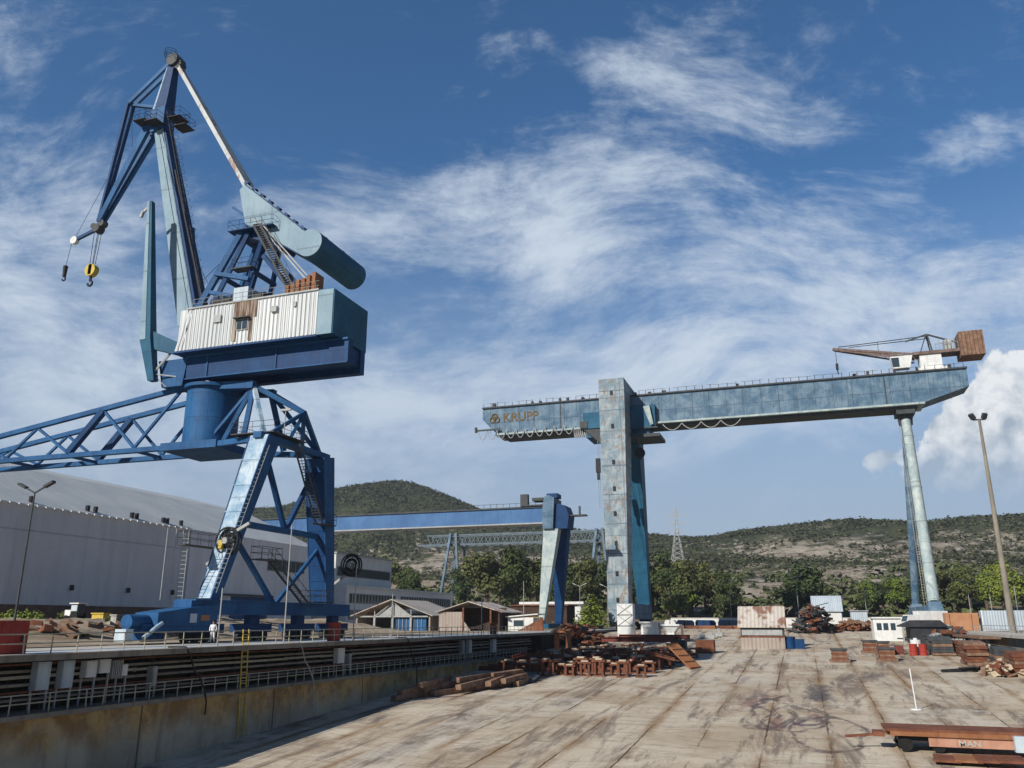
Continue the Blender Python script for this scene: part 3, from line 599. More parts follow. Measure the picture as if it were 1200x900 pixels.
# bridge truss to the left rail
T_ = [(-60.8, 25.6), (-71, 24.2), (-80.2, 22.9), (-89, 21.7), (-98, 20.5)]; Bn = [(-66.2, 19.3), (-75.2, 19.3), (-84.2, 19.3), (-93.2, 19.3)]
br = thing  # noqa
bridge = obj('bridge_chord', MB().bar((-55.5, 69.2, 19.2), (-100, 69.2, 19.2), .6, .5).bar((-55.5, 73.4, 19.2), (-100, 73.4, 19.2), .6, .5)
             .bar((-58, 69.2, 26.0), (-98, 69.2, 20.4), .5, .5).bar((-58, 73.4, 26.0), (-98, 73.4, 20.4), .5, .5), BLUE, K)
for yy in (69.2, 73.4):
    for i in range(4):
        for tx, tz in (T_[i], T_[i + 1]):
            big = (i == 1 and tx == T_[1][0])
            obj('diagonal', MB().bar((tx, yy, tz - .2), (Bn[i][0], yy, Bn[i][1] + .2), .6 if big else .26, .65 if big else .28), BLUEDK if big else BLUE, bridge)
    obj('diagonal', MB().bar((-71, yy, 24), (-66.0, yy, 19.4), .22, .22), BLUE, bridge)
xb = MB()
for x in (-66.2, -75.2, -84.2, -93.2): xb.bar((x, 69.2, 19.2), (x, 73.4, 19.2), .3, .3)
pieces('cross_beam', xb, BLUE, bridge)
for sy in (-1, 1): member('far_leg', (-99, 71.3 + sy * 2.1, 18.9), (-99, 71.3 + sy * 7, 1.2), 1.2, 1.2, BLUE)
# bogies, sill machinery
def bogie(y, n_=4):
    f = obj('bogie_frame', MB().box(-48.55, -47.45, y - 2.4, y + 2.4, 0.75, 1.5).box(-48.35, -47.65, y - 0.7, y + 0.7, 1.5, 2.25), BLUEDK, K)
    for i in range(n_):
        yy = y - 1.8 + 3.6 * i / (n_ - 1)
        obj('wheel', MB().tube((-48.25, yy, 0.47), (-47.75, yy, 0.47), 0.45, n=16), DARK, f, True)
for y in (60.0, 67.0, 74.5, 81.2): bogie(y)
mh = obj('drive_housing', MB().prismx([(53.4, .85), (60.4, .85), (60.4, 3.0), (59.2, 3.0), (53.4, 2.35)], -48.9, -46.7), BLUE, K)
obj('housing_panel', MB().box(-46.7, -46.66, 57.0, 57.8, 1.6, 2.3), CABB, mh); obj('sign_plate', MB().box(-46.7, -46.66, 58.3, 59.4, 1.75, 2.2), ORANGE, mh)
mt = obj('travel_motor', MB().tube((-47.8, 51.4, 1.65), (-47.8, 53.35, 1.65), .55, .55, 16).box(-48.3, -47.1, 52.4, 53.38, 0.3, 1.5).box(-48.2, -47.3, 53.4, 55, .2, .8), BLUE, K, True)
obj('motor_cover', MB().box(-48.0, -47.0, 50.6, 51.35, 0.25, 1.15), CABB, mt)
obj('guard_pipe', MB().tube((-46.8, 52.2, 0.5), (-46.6, 53.8, 1.6), .16, n=10), BLUELT, mt, True)
# cable reels
for c_ in (Vector((-47.4, 61.6, 8.5)), Vector((-46.4, 81.6, 7.6))):
    rl = MB().torus(c_, (0, 1, 0), 1.15, .09, 26, 6).torus(c_ + Vector((0, .45, 0)), (0, 1, 0), 1.15, .09, 26, 6).torus(c_ + Vector((0, .22, 0)), (0, 1, 0), .62, .16, 22, 6).torus(c_ + Vector((0, .22, 0)), (0, 1, 0), .95, .07, 22, 5)
    for i in range(10):
        a_ = i * math.pi / 5; rl.bar(c_ - Vector((0, .1, 0)), c_ + Vector((math.cos(a_) * 1.1, -.1, math.sin(a_) * 1.1)), .07, .05)
    r_ = obj('cable_reel', rl, DARK, K, True)
    obj('hub', MB().tube(c_ - Vector((0, .35, 0)), c_ + Vector((0, .6, 0)), .28, n=14), GREY, r_, True)
    obj('guide_arm', MB().bar(c_ + Vector((-.6, .3, -1.0)), c_ + Vector((-2.1, .3, -2.0)), .25, .25).bar(c_ + Vector((.8, .3, .9)), c_ + Vector((2.0, .3, 1.5)), .25, .25), GREY, r_)
obj('gearbox', MB().box(-48.0, -47.6, 61.25, 61.5, 8.1, 8.55).tube((-47.9, 61.3, 7.9), (-47.6, 61.3, 7.9), .18, n=10), YEL, K)
# stairs and landings
def stair(p0, p1, parent=K):
    p0 = Vector(p0); p1 = Vector(p1); s_ = Vector((1, 0, 0)) * .4; mb = MB()
    for q in (-1, 1):
        mb.bar(p0 + s_ * q, p1 + s_ * q, .07, .22); mb.tube(p0 + s_ * q + Vector((0, 0, 1)), p1 + s_ * q + Vector((0, 0, 1)), .03, n=5)
    nn = int((p1 - p0).length / .32)
    for i in range(nn + 1):
        c_ = p0.lerp(p1, i / nn); mb.bar(c_ - s_, c_ + s_, .2, .04)
        if i % 5 == 0:
            for q in (-1, 1): mb.tube(c_ + s_ * q, c_ + s_ * q + Vector((0, 0, 1)), .025, n=4)
    return obj('stair', mb, DKSTEEL, parent)
stair((-46.8, 67.6, 7.2), (-46.8, 73.6, 3.5)); stair((-46.6, 70.2, 18.6), (-46.6, 75.0, 11.6))
def landing(x0, x1, y0, y1, z, parent=K, m_=DKSTEEL, rail=True):
    mb = MB().box(x0, x1, y0, y1, z - .1, z)
    if rail:
        for a, b in (((x0, y0), (x1, y0)), ((x1, y0), (x1, y1)), ((x1, y1), (x0, y1)), ((x0, y1), (x0, y0))):
            for h in (.55, 1.1): mb.tube((a[0], a[1], z + h), (b[0], b[1], z + h), .025, n=4)
            nn = max(1, int(math.hypot(a[0] - b[0], a[1] - b[1]) / 1.2))
            for i in range(nn): q = i / nn; mb.tube((a[0] + (b[0] - a[0]) * q, a[1] + (b[1] - a[1]) * q, z), (a[0] + (b[0] - a[0]) * q, a[1] + (b[1] - a[1]) * q, z + 1.1), .025, n=4)
    return obj('landing', mb, m_, parent)
landing(-47.4, -46.2, 65.2, 68.4, 7.2); landing(-47.5, -46.3, 75.0, 78.0, 11.5); landing(-52.0, -47.0, 66.6, 72.4, 19.45); landing(-49.8, -48.9, 58.2, 62.6, 8.0); landing(-47.2, -45.8, 73.6, 77.4, 3.6)
obj('access_ladder', ladder_mb((-49.3, 58.6, 3.4), (-49.3, 58.6, 9.2), .6, (1, 0, 0), .35, .035).tube((-49.9, 58.1, 3.4), (-49.9, 58.1, 9.3), .04, n=5).tube((-50.2, 57.4, 3.4), (-50.2, 57.4, 9.3), .05, n=5), GREY, K)
obj('leg_rungs', ladder_mb((-47.0, 60.0, 4.0), (-46.9, 65.6, 17.8), .5, (1, 0, 0), .45, .03), GREY, K)
obj('floodlight', MB().tube((-47.2, 68.6, 19.4), (-47.2, 68.6, 22.0), .05, n=6).box(-47.8, -46.6, 68.5, 68.7, 21.9, 22.1), GREY, K)
# slewing platform and machine house
pl = obj('slewing_platform', MB().box(-59.6, -40.3, 68.2, 69.1, 26.15, 28.75).box(-59.6, -41.2, 72.3, 73.2, 26.3, 28.75).box(-59.2, -41.4, 69.1, 72.3, 26.9, 28.6), BLUEDK, K)
wb = MB()
for x in (-57.0, -48.6): wb.box(x, x + .12, 68.08, 68.2, 26.25, 28.5)
pieces('web_stiffener', wb.box(-59.6, -40.3, 68.0, 68.2, 28.55, 28.75).box(-59.6, -40.3, 68.0, 68.2, 26.15, 26.25), BLUE, pl)
hs = obj('machine_house', MB().prism([(-60.3, 28.95), (-43.2, 28.95), (-43.2, 33.65), (-59.1, 33.5)], 66.9, 73.5), CLADW, K)
rb = MB(); x = -60.0
while x < -43.4:
    rb.hexa([(x, 66.84, 29.0), (x + .16, 66.84, 29.0), (x + .16, 66.9, 29.0), (x, 66.9, 29.0)], [(x + (.9 if x < -59.1 else 0), 66.84, 33.5), (x + .16 + (.9 if x < -59.1 else 0), 66.84, 33.5), (x + .16, 66.9, 33.5), (x, 66.9, 33.5)]); x += .46
obj('cladding_rib', rb, CLADW, hs)
obj('floor_edge', MB().box(-60.4, -43.15, 66.8, 73.6, 28.75, 28.95), BLUEDK, hs)
obj('roof_edge', MB().prism([(-59.15, 33.5), (-43.2, 33.65), (-43.2, 33.82), (-59.15, 33.67)], 66.75, 73.6), GREY, hs)
wd = pieces('window', MB().box(-52.7, -51.3, 66.76, 66.86, 30.4, 31.6), GREY, hs)
pieces('pane', MB().box(-52.6, -52.08, 66.72, 66.76, 30.5, 31.5).box(-51.95, -51.4, 66.72, 66.76, 30.5, 31.5), GLASSM, wd)
obj('awning', MB().box(-52.9, -51.1, 66.35, 66.84, 31.62, 31.72), DKSTEEL, wd)
STAINM, n, b = mat('rust streaked sheet'); oc = n.new('ShaderNodeTexCoord').outputs['Object']
n.put(b.inputs['Base Color'], n.mix(n.step(n.noise(n.scale(oc, (1.8, 1, .12)), 1.3, 6, .65), .42, .62), (0.075, 0.036, 0.02), (0.40, 0.32, 0.25))); b.inputs['Roughness'].default_value = .8
obj('rusted_sheet', MB().box(-53.2, -50.4, 66.80, 66.83, 31.75, 33.6).box(-53.2, -52.75, 66.80, 66.83, 29.3, 31.75).box(-51.2, -50.75, 66.80, 66.83, 29.2, 31.75), STAINM, hs, label='rust streaked sheets around the window')
pieces('vent', MB().box(-55.6, -54.7, 66.7, 66.84, 31.6, 32.4).box(-48.6, -47.9, 66.6, 66.84, 31.9, 32.5).box(-46.0, -45.7, 66.7, 66.84, 32.2, 32.7), GREY, hs)
obj('counterweight_box', MB().prism([(-43.2, 28.9), (-41.4, 28.9), (-41.4, 33.6), (-43.2, 33.75)], 66.9, 73.7), TEAL, K)
obj('counterweight_cheek', MB().box(-43.2, -41.5, 66.82, 66.9, 28.9, 33.6), BLUEPL, K)  # front painted paler than the box to stand for its sunlit side
ra = MB()
for i in range(13):
    x = -58.8 + 1.25 * i; ra.tube((x, 67.1, 33.65), (x, 67.1, 34.7), .03, n=4)
ra.tube((-58.8, 67.1, 34.7), (-43.4, 67.1, 34.8), .03, n=4).tube((-58.8, 67.1, 34.2), (-43.4, 67.1, 34.3), .025, n=4)
obj('roof_railing', ra, GREY, K)
dk = MB()
for i in range(6): dk.box(-47.6 + .62 * i, -47.2 + .62 * i, 67.4, 69.0, 33.8, 34.9 + .5 * ((i * 7) % 3) / 2 + (.6 if i > 2 else 0))
obj('rusty_crate', dk.box(-47.6, -43.9, 67.6, 68.8, 33.9, 34.5), RUSTOR, K)
wi = obj('hoist_winch', MB().box(-54.4, -52.6, 68.0, 70.0, 33.8, 35.8), CABB, K)
pieces('drum', MB().tube((-57.6, 69, 34.6), (-55.0, 69, 34.6), .75, n=16).tube((-52.4, 69.2, 34.6), (-51.2, 69.2, 34.6), .8, n=16).box(-58.2, -54.8, 68.6, 70.5, 33.8, 34.3), DARK, wi, True)
# A-frame tower
ap = Vector((-54.6, CY, 44.0))
for sy in (-1, 1):
    f = lambda x, z, yy: Vector((x, CY + sy * yy, z))
    member('tower_leg', f(-59.4, 33.7, 2.6), f(-55.3, 43.2, 1.5), .55, .6, BLUE)
    member('tower_leg', f(-57.6, 33.7, 2.6), f(-54.4, 43.0, 1.5), .4, .45, BLUEDK)
    member('tower_leg', f(-51.8, 39.6, 2.0), f(-46.6, 33.8, 2.6), .4, .45, BLUEDK)
    member('tower_leg', f(-54.0, 34.0, 2.3), f(-52.3, 42.6, 1.5), .42, .42, BLUEDK)
member('tower_cross', (-57.6, CY - 2.3, 38.2), (-53.2, CY - 2.2, 37.0), .5, .45, BLUE); member('tower_cross', (-57.9, CY - 2.4, 36.0), (-55.0, CY - 2.4, 35.2), .4, .4, BLUE)
member('tower_cross', (-57.2, CY - 2.1, 38.0), (-57.2, CY + 2.1, 38.0), .4, .4, BLUEDK); member('tower_cross', (-53.0, CY - 2.1, 38.0), (-53.0, CY + 2.1, 38.0), .4, .4, BLUEDK)
landing(-56.6, -50.8, CY - 2.3, CY + 2.3, 43.2, K, BLUEDK); landing(-55.4, -52.8, CY - 2.6, CY - 1.4, 38.4)
obj('apex_block', MB().prism([(-55.8, 43.2), (-50.2, 40.6), (-49.6, 41.6), (-52.2, 44.0), (-55.0, 44.6)], CY - 1.3, CY + 1.3), BLUEDK, K)
stair((-46.9, CY - 2.9, 34.0), (-52.4, CY - 2.9, 43.0)); 
obj('backstay', MB().bar((-53.4, CY - 2.2, 44.2), (-44.5, CY - 2.2, 34.2), .16, .16).bar((-52.8, CY - 2.2, 44.0), (-44.0, CY - 2.2, 34.2), .12, .12), GREY, K)
# rocker with counterweight drum
rk = obj('rocker_beam', MB().prism([(-56.2, 48.6), (-55.4, 49.3), (-46.2, 41.2), (-47.6, 39.4), (-55.0, 44.2)], CY - 1.5, CY - 1.0).prism([(-56.2, 48.6), (-55.4, 49.3), (-46.2, 41.2), (-47.6, 39.4), (-55.0, 44.2)], CY + 1.0, CY + 1.5)
         .prism([(-55.6, 48.6), (-55.2, 49.0), (-46.4, 41.0), (-46.9, 40.4)], CY - 1.0, CY + 1.0), BLUEPL, K)
ed = MB()
for q in range(9): 
    tq = q / 8; ed.rbox((-55.4 + 9.0 * tq, CY - 1.25, 49.4 - 7.9 * tq), (.5, .5, .35), 0, R(41))
obj('top_flange', ed.bar((-55.6, CY - 1.25, 49.25), (-46.1, CY - 1.25, 41.2), .7, .12), BLUEDK, rk)
obj('bottom_flange', MB().bar((-55.0, CY - 1.25, 44.1), (-47.6, CY - 1.25, 39.35), .7, .12), BLUEDK, rk)
obj('pivot_arm', MB().bar((-57.0, CY - 1.3, 46.6), (-53.4, CY - 1.3, 44.0), .3, .3).bar((-55.3, CY, 47.6), (-54.0, CY, 43.8), .5, .4), BLUE, rk)
cw = obj('counterweight_drum', MB().tube((-45.4, CY - 3.2, 39.6), (-45.4, CY + 6.2, 39.6), 1.55, 1.55, 32), TEAL, rk, True)
obj('end_cap', MB().tube((-45.4, CY - 3.26, 39.6), (-45.4, CY - 3.2, 39.6), 1.53, 1.53, 32), BLUEPL, cw)  # sunlit end of the drum painted paler than its shell
pieces('lifting_lug', MB().box(-45.7, -45.1, CY - .6, CY - .2, 41.1, 41.45).box(-45.7, -45.1, CY + 3, CY + 3.4, 41.1, 41.45), TEAL, cw)
tie = paint('half rusted white tie paint', (0.42, 0.45, 0.46), (0.55, 0.57, 0.56), .72, .16, .6, .3, (0.17, 0.075, 0.045))
for yy in (CY - .9, CY + .9): obj('tie_rod', MB().bar((-55.6, yy, 48.9), (-68.9, yy * .3 + CY * .7, 69.6), .38, .5), tie, K)
# main boom
hd = Vector((-69.2, CY, 69.9))
def tap(xa0, xa1, ya, za, xb0, xb1, yb, zb):
    return MB().hexa([(xa0, CY - ya, za), (xa1, CY - ya, za), (xa1, CY + ya, za), (xa0, CY + ya, za)], [(xb0, CY - yb, zb), (xb1, CY - yb, zb), (xb1, CY + yb, zb), (xb0, CY + yb, zb)])
bo = obj('main_boom', tap(-63.0, -60.4, 1.05, 33.2, -70.75, -69.3, .65, 60.8), BLUEPL, K)
obj('back_plate', tap(-60.38, -60.05, 1.2, 33.2, -69.28, -69.05, .75, 60.8), BLUEDK, bo)  # shaded side of the boom, put into a darker colour
obj('boom_edge', MB().bar((-60.55, CY - 1.12, 33.2), (-69.4, CY - .72, 60.8), .14, .14, up=(0, 1, 0)), GANTRY, bo)
nk = obj('boom_neck', tap(-70.9, -69.1, .9, 60.8, -69.7, -68.9, .42, 69.7), BLUEDK, K)
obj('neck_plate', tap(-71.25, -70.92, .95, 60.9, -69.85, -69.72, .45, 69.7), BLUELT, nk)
obj('boom_knee', MB().prism([(-71.4, 62.6), (-69.0, 62.8), (-68.9, 59.8), (-70.8, 59.4)], CY - .95, CY + .95), BLUE, nk)
hb = obj('boom_head', MB().tube((-69.1, CY - .8, 69.7), (-69.1, CY + .8, 69.7), .85, .85, 18).tube((-68.4, CY - .5, 69.0), (-68.4, CY + .5, 69.0), .6, .6, 14), DKSTEEL, K, True)
cg = MB()
for q in range(3): cg.torus((-69.6, CY - .5, 70.4 + .35 * q), (0, 0, 1), .75, .035, 12, 4)
for q in range(4): cg.torus((-68.0 + .2 * q, CY - .9, 69.6 - .5 * q), (.3, 0, 1), .5, .03, 10, 4)
obj('cage', cg.tube((-70.3, CY - .5, 69.6), (-70.3, CY - .5, 71.3), .035, n=4).tube((-68.9, CY - .5, 69.6), (-68.9, CY - .5, 71.2), .035, n=4), DARK, hb)
def caged_platform(c_):
    c_ = Vector(c_); mb = MB().box(c_.x - .9, c_.x + .9, c_.y - .9, c_.y + .9, c_.z - .08, c_.z)
    for h in (.6, 1.15):
        for a, b in (((-.9, -.9), (.9, -.9)), ((.9, -.9), (.9, .9)), ((-.9, .9), (.9, .9)), ((-.9, -.9), (-.9, .9))): mb.tube(c_ + Vector((a[0], a[1], h)), c_ + Vector((b[0], b[1], h)), .03, n=4)
    for a in ((-.9, -.9), (.9, -.9), (.9, .9), (-.9, .9), (0, -.9), (0, .9)): mb.tube(c_ + Vector((a[0], a[1], 0)), c_ + Vector((a[0], a[1], 1.15)), .03, n=4)
    return obj('service_platform', mb, DARK, bo)
caged_platform((-67.0, CY - .6, 60.6)); caged_platform((-66.2, CY - .4, 59.4)); caged_platform((-71.6, CY - 1.3, 60.7)); caged_platform((-69.7, CY - 1.4, 60.2))
lad = ladder_mb((-59.7, CY - .8, 34.0), (-68.7, CY - .6, 62.0), .55, (0, 1, 0), .45, .035)
for i in range(26):
    c_ = Vector((-59.7, CY - .8, 34.0)).lerp(Vector((-68.7, CY - .6, 62.0)), (i + 2) / 28); lad.torus(c_ + Vector((.3, 0, .12)), (-.3, 0, 1), .42, .025, 9, 4)
obj('boom_ladder', lad, DKSTEEL, bo)
# fly jib
jn = Vector((-75.4, CY, 64.9)); jt = Vector((-77.6, CY, 48.4)); jr = Vector((-70.9, CY, 62.9))
jb = obj('fly_jib', MB().bar((-70.6, CY - .7, 62.3), (-77.5, CY - .3, 48.8), .5, 1.15, .3, .7).bar((-70.6, CY + .7, 62.3), (-77.5, CY + .3, 48.8), .5, 1.15, .3, .7), BLUE, K)
for yy in (-.4, .4):
    obj('jib_strut', MB().bar((-69.4, CY + yy, 69.6), jn + Vector((0, yy, 0)), .28, .5), BLUE, jb); obj('jib_strut', MB().bar(jn + Vector((0, yy, 0)), jt + Vector((0, yy * .6, .3)), .28, .42), BLUEDK, jb)
obj('jib_strut', MB().bar(jn, jr + Vector((.2, 0, .5)), .5, .36), BLUE, jb)
obj('sheave_block', MB().tube(jt + Vector((-.1, -.5, -.5)), jt + Vector((-.1, .5, -.5)), .55, n=16).tube(jt + Vector((.5, -.4, .1)), jt + Vector((.5, .4, .1)), .45, n=16).tube(jt + Vector((-.7, -.4, -.1)), jt + Vector((-.7, .4, -.1)), .35, n=14), DKSTEEL, jb, True)
xa = obj('tip_arm', MB().bar(jt + Vector((-.1, 0, -.4)), (-81.0, CY, 47.0), .3, .4), BLUEDK, jb)
obj('tip_sheave', MB().tube((-81.2, CY - .25, 46.9), (-81.2, CY + .25, 46.9), .5, n=16), WHITE, xa, True)
rp = MB()
for dx in (-.65, -.1, .1, .55): rp.tube((-77.6 + dx, CY, 47.8), (-77.75 + dx * .7, CY, 43.2), .045, n=4)
rp.tube((-81.6, CY, 46.8), (-82.0, CY, 43.6), .035, n=4).tube((-81.2, CY, 47.3), (-76.6, CY, 56.6), .03, n=4).tube((-76.6, CY, 56.6), jn + Vector((.2, 0, -.2)), .03, n=4)
rp.tube(jn + Vector((.1, 0, -.3)), (-74.2, CY, 58.6), .03, n=4).tube((-77.3, CY, 57.8), (-74.9, CY, 58.4), .03, n=4)
rp.tube((-69.6, CY - 1.0, 60.0), (-59.5, CY - 3.6, 33.8), .05, n=4).tube((-66.6, CY - .5, 53.6), (-58.8, CY - 2.0, 34.2), .13, n=6)
rp.tube((-60.2, CY - 2, 39.8), (-57.0, CY - 2, 34.4), .03, n=4).tube((-60.4, CY - 2, 37.0), (-56.0, CY, 43.2), .03, n=4).tube((-59.6, CY - 1, 36.0), (-55.6, CY, 43.2), .03, n=4)
obj('hoist_rope', rp, DARK, K)
hk = obj('hook_block', MB().tube((-77.75, CY - .35, 42.4), (-77.75, CY + .35, 42.4), .78, .78, 18).bar((-77.75, CY, 43.1), (-77.75, CY, 41.8), .5, .7), YEL, K, True)
hkm = MB().tube((-77.75, CY, 41.9), (-77.75, CY, 41.0), .16, n=8)
pts = [Vector((-77.75 + .34 * math.sin(a_), CY, 40.75 + .34 * math.cos(a_))) for a_ in [R(v) for v in range(0, 271, 30)]]
obj('hook', hkm.path(pts, .13, 7), DARK, hk, True)
obj('aux_hook', MB().tube((-82.0, CY, 43.6), (-82.0, CY, 42.2), .28, .22, 10).path([Vector((-82.0 + .25 * math.sin(R(v)), CY, 41.9 + .25 * math.cos(R(v)))) for v in range(0, 271, 45)], .09, 6), DARK, K, True)
# side masts
for yy in (67.6, 74.4):
    q4 = lambda xa, xb_, h_, z: [(xa, yy - h_, z), (xb_, yy - h_, z), (xb_, yy + h_, z), (xa, yy + h_, z)]
    ms = obj('side_mast', MB().hexa(q4(-65.3, -63.9, .5, 30.9), q4(-67.0, -66.4, .26, 47.9)).hexa(q4(-63.7, -62.9, .35, 26.2), q4(-65.3, -63.9, .5, 30.9))
             .bar((-64.4, yy, 31.0), (-59.6, yy + (.8 if yy < 71 else -.8), 29.2), .5, 1.9, .5, 1.1), TEAL, K)
    obj('mast_arm', MB().bar((-66.6, yy, 47.6), (-67.7, yy, 46.8), .18, .3).bar((-67.7, yy, 46.9), (-67.9, yy, 46.2), .3, .3), GREY, ms)
    obj('mast_face', MB().hexa([(-65.25, yy - .56, 30.9), (-64.5, yy - .56, 30.9), (-64.5, yy - .5, 30.9), (-65.25, yy - .5, 30.9)], [(-66.98, yy - .32, 47.9), (-66.66, yy - .32, 47.9), (-66.66, yy - .26, 47.9), (-66.98, yy - .26, 47.9)]), BLUEPL, ms)  # sunlit face of the mast, put into a paler colour
obj('operator_cab', MB().prism([(-62.6, 25.6), (-60.0, 25.6), (-59.6, 28.6), (-63.4, 28.6)], 68.2, 70.6), BLUE, K)
obj('cab_stays', MB().bar((-63.3, 67.6, 27), (-60.4, 68.4, 26.6), .12, .12).bar((-63.3, 67.6, 27.2), (-61.6, 68.4, 30), .2, .2).torus((-62.6, 68.4, 27.6), (0, 1, 0), .6, .07, 12, 4).bar((-63.3, 67.6, 26.9), (-62.0, 68.2, 25.6), .1, .1), GREY, K)

# ------------------------------------------------------------------ the big gantry crane over the slipway
G = thing('gantry_crane', 'huge weathered pale blue gantry crane with a lettered girder spanning the slipway', 'crane', (-40, 205, 0))
gd = obj('girder', MB().prism([(-78.2, 57.4), (40.1, 57.4), (40.1, 53.2), (30.5, 50.2), (-74.2, 50.3), (-78.2, 54.4)], 205, 212), GANTRY, G)
obj('top_flange', MB().box(-78.3, 40.2, 204.55, 212.4, 57.4, 57.75), DKSTEEL, gd)
obj('bottom_flange', MB().box(-74.4, 30.5, 204.5, 212.4, 49.75, 50.2), GLEGR, gd)
obj('lower_chord', MB().box(-72.5, 29.0, 205.6, 211.4, 49.1, 49.75), COPEC if False else DKSTEEL, gd)
sm_ = MB()
for x in (-56.4, 22.4): sm_.box(x, x + .25, 204.9, 205, 50.3, 57.4)
for i in range(28): sm_.box(-76 + 4.15 * i, -75.93 + 4.15 * i, 204.97, 205, 50.4, 57.3)
pieces('web_seam', sm_, DKSTEEL, gd)
rl = MB(); random.seed(3); x = -77.8
while x < 39.6:
    h = random.choice((1.0, 1.1, .9, 1.15)); rl.tube((x, 204.7, 57.75), (x, 204.7, 57.75 + h), .07, n=4); x += random.choice((1.7, 1.9, 2.1))
for a in range(14): x0 = -77 + 8.4 * a; rl.bar((x0, 204.7, 58.75), (x0 + random.uniform(5, 8.2), 204.7, 58.75 + random.uniform(-.25, .15)), .06, .06)
for a in range(18): x0 = random.uniform(-76, 38); rl.box(x0, x0 + random.uniform(.3, .9), 205, 206, 57.75, 58.3 + random.uniform(0, .5))
obj('walkway_railing', rl, DKSTEEL, gd)
def text_mesh(s, size, ext):
    cu = bpy.data.curves.new('lettering', 'FONT'); cu.body = s; cu.size = size; cu.extrude = ext; cu.offset = size * 0.012
    to = bpy.data.objects.new('lettering', cu); COL.objects.link(to)
    me = bpy.data.meshes.new_from_object(to.evaluated_get(bpy.context.evaluated_depsgraph_get()))
    bpy.data.objects.remove(to); bpy.data.curves.remove(cu); return me
def lettering(s, size, loc, rot, m_, parent, sx=1.0):
    me = text_mesh(s, size, .02); me.materials.clear(); me.materials.append(m_)
    o = bpy.data.objects.new('lettering', me); COL.objects.link(o); o.parent = parent
    o.location = Vector(loc) - origin(parent); o.rotation_euler = rot; o.scale = (sx, 1, 1); return o
lettering('KRUPP', 3.3, (-72.4, 204.93, 53.4), (R(90), 0, 0), GOLD, gd, 1.02)
em = MB()
for dx, dz in ((-.55, -.4), (.55, -.4), (0, .5)): em.torus((-74.7 + dx, 204.93, 54.5 + dz), (0, 1, 0), .75, .17, 22, 5)
obj('ring_emblem', em, GOLD, gd, True)
# festoon cables
fe = MB()
def festoon(xa, xb, n_, z, sag):
    for i in range(n_):
        a = xa + (xb - xa) * i / n_; b = xa + (xb - xa) * (i + 1) / n_
        fe.path([Vector((a + (b - a) * q / 8, 204.3, z - sag * (1 - (q / 4 - 1) ** 2))) for q in range(9)], .11, 5)
festoon(-79.2, -52.5, 10, 51.2, 2.6); festoon(-52.5, -47.5, 9, 49.6, 2.2); festoon(-29.5, -10.5, 4, 49.3, 1.6)
obj('festoon_cable', fe, GREY, G); obj('festoon_rail', MB().box(-80.0, -73.0, 204.1, 204.5, 51.1, 51.5).box(-80.1, -79.6, 203.9, 204.7, 50.8, 52.2), DKSTEEL, G)
# legs
fl_ = obj('rigid_leg', MB().hexa([(-42.9, 195.6, 0.8), (-38.3, 195.6, 0.8), (-38.3, 200.2, 0.8), (-42.9, 200.2, 0.8)], [(-43.9, 196.4, 52), (-37.5, 196.4, 52), (-37.5, 204.4, 52), (-43.9, 204.4, 52)])
          .box(-43.9, -37.5, 196.4, 204.4, 52, 60.2), GLEG, G)
hd_ = obj('leg_head', MB().box(-43.9, -37.5, 204.45, 213.2, 57.8, 60.2), GANTRY, G)
hm = MB()
for z in (6, 12, 19, 26, 32, 38.5, 47.5, 56): hm.box(-41.0, -40.4, 194.9 + (z - .8) / 52 * .8 + .45, 196.9, z, z + 1.0)
pieces('manhole', hm, DARK, fl_)
sm2 = MB()
for z in (10, 17, 24, 31, 38, 52, 57.0):
    q = min(1, (z - .8) / 51.2); sm2.box(-42.9 - q - .04, -38.3 + .8 * q + .04, 195.6 + .8 * q - .05, 200.2 + 4.2 * q + .05, z, z + .14)
pieces('seam', sm2, GANTRY, fl_)
bl = obj('rigid_leg', MB().hexa([(-40.8, 223.4, 0.8), (-38.0, 223.4, 0.8), (-38.0, 226.4, 0.8), (-40.8, 226.4, 0.8)], [(-43.4, 213, 49), (-37.2, 213, 49), (-37.2, 219.5, 49), (-43.4, 219.5, 49)]).box(-43.4, -37.2, 212.45, 219.5, 49, 57), TEAL, G)
obj('sill_box', MB().box(-43.4, -37.8, 200.2, 223.3, 2.2, 5.8), GANTRY, G)
for y in (198, 224):
    bg_ = obj('bogie', MB().box(-42.6, -38.6, y - 3.4, y + 3.4, .55, 1.6), DKSTEEL, G)
    for i in range(4): obj('wheel', MB().tube((-41.2, y - 2.6 + 1.7 * i, .5), (-40.2, y - 2.6 + 1.7 * i, .5), .5, n=14), DARK, bg_, True)
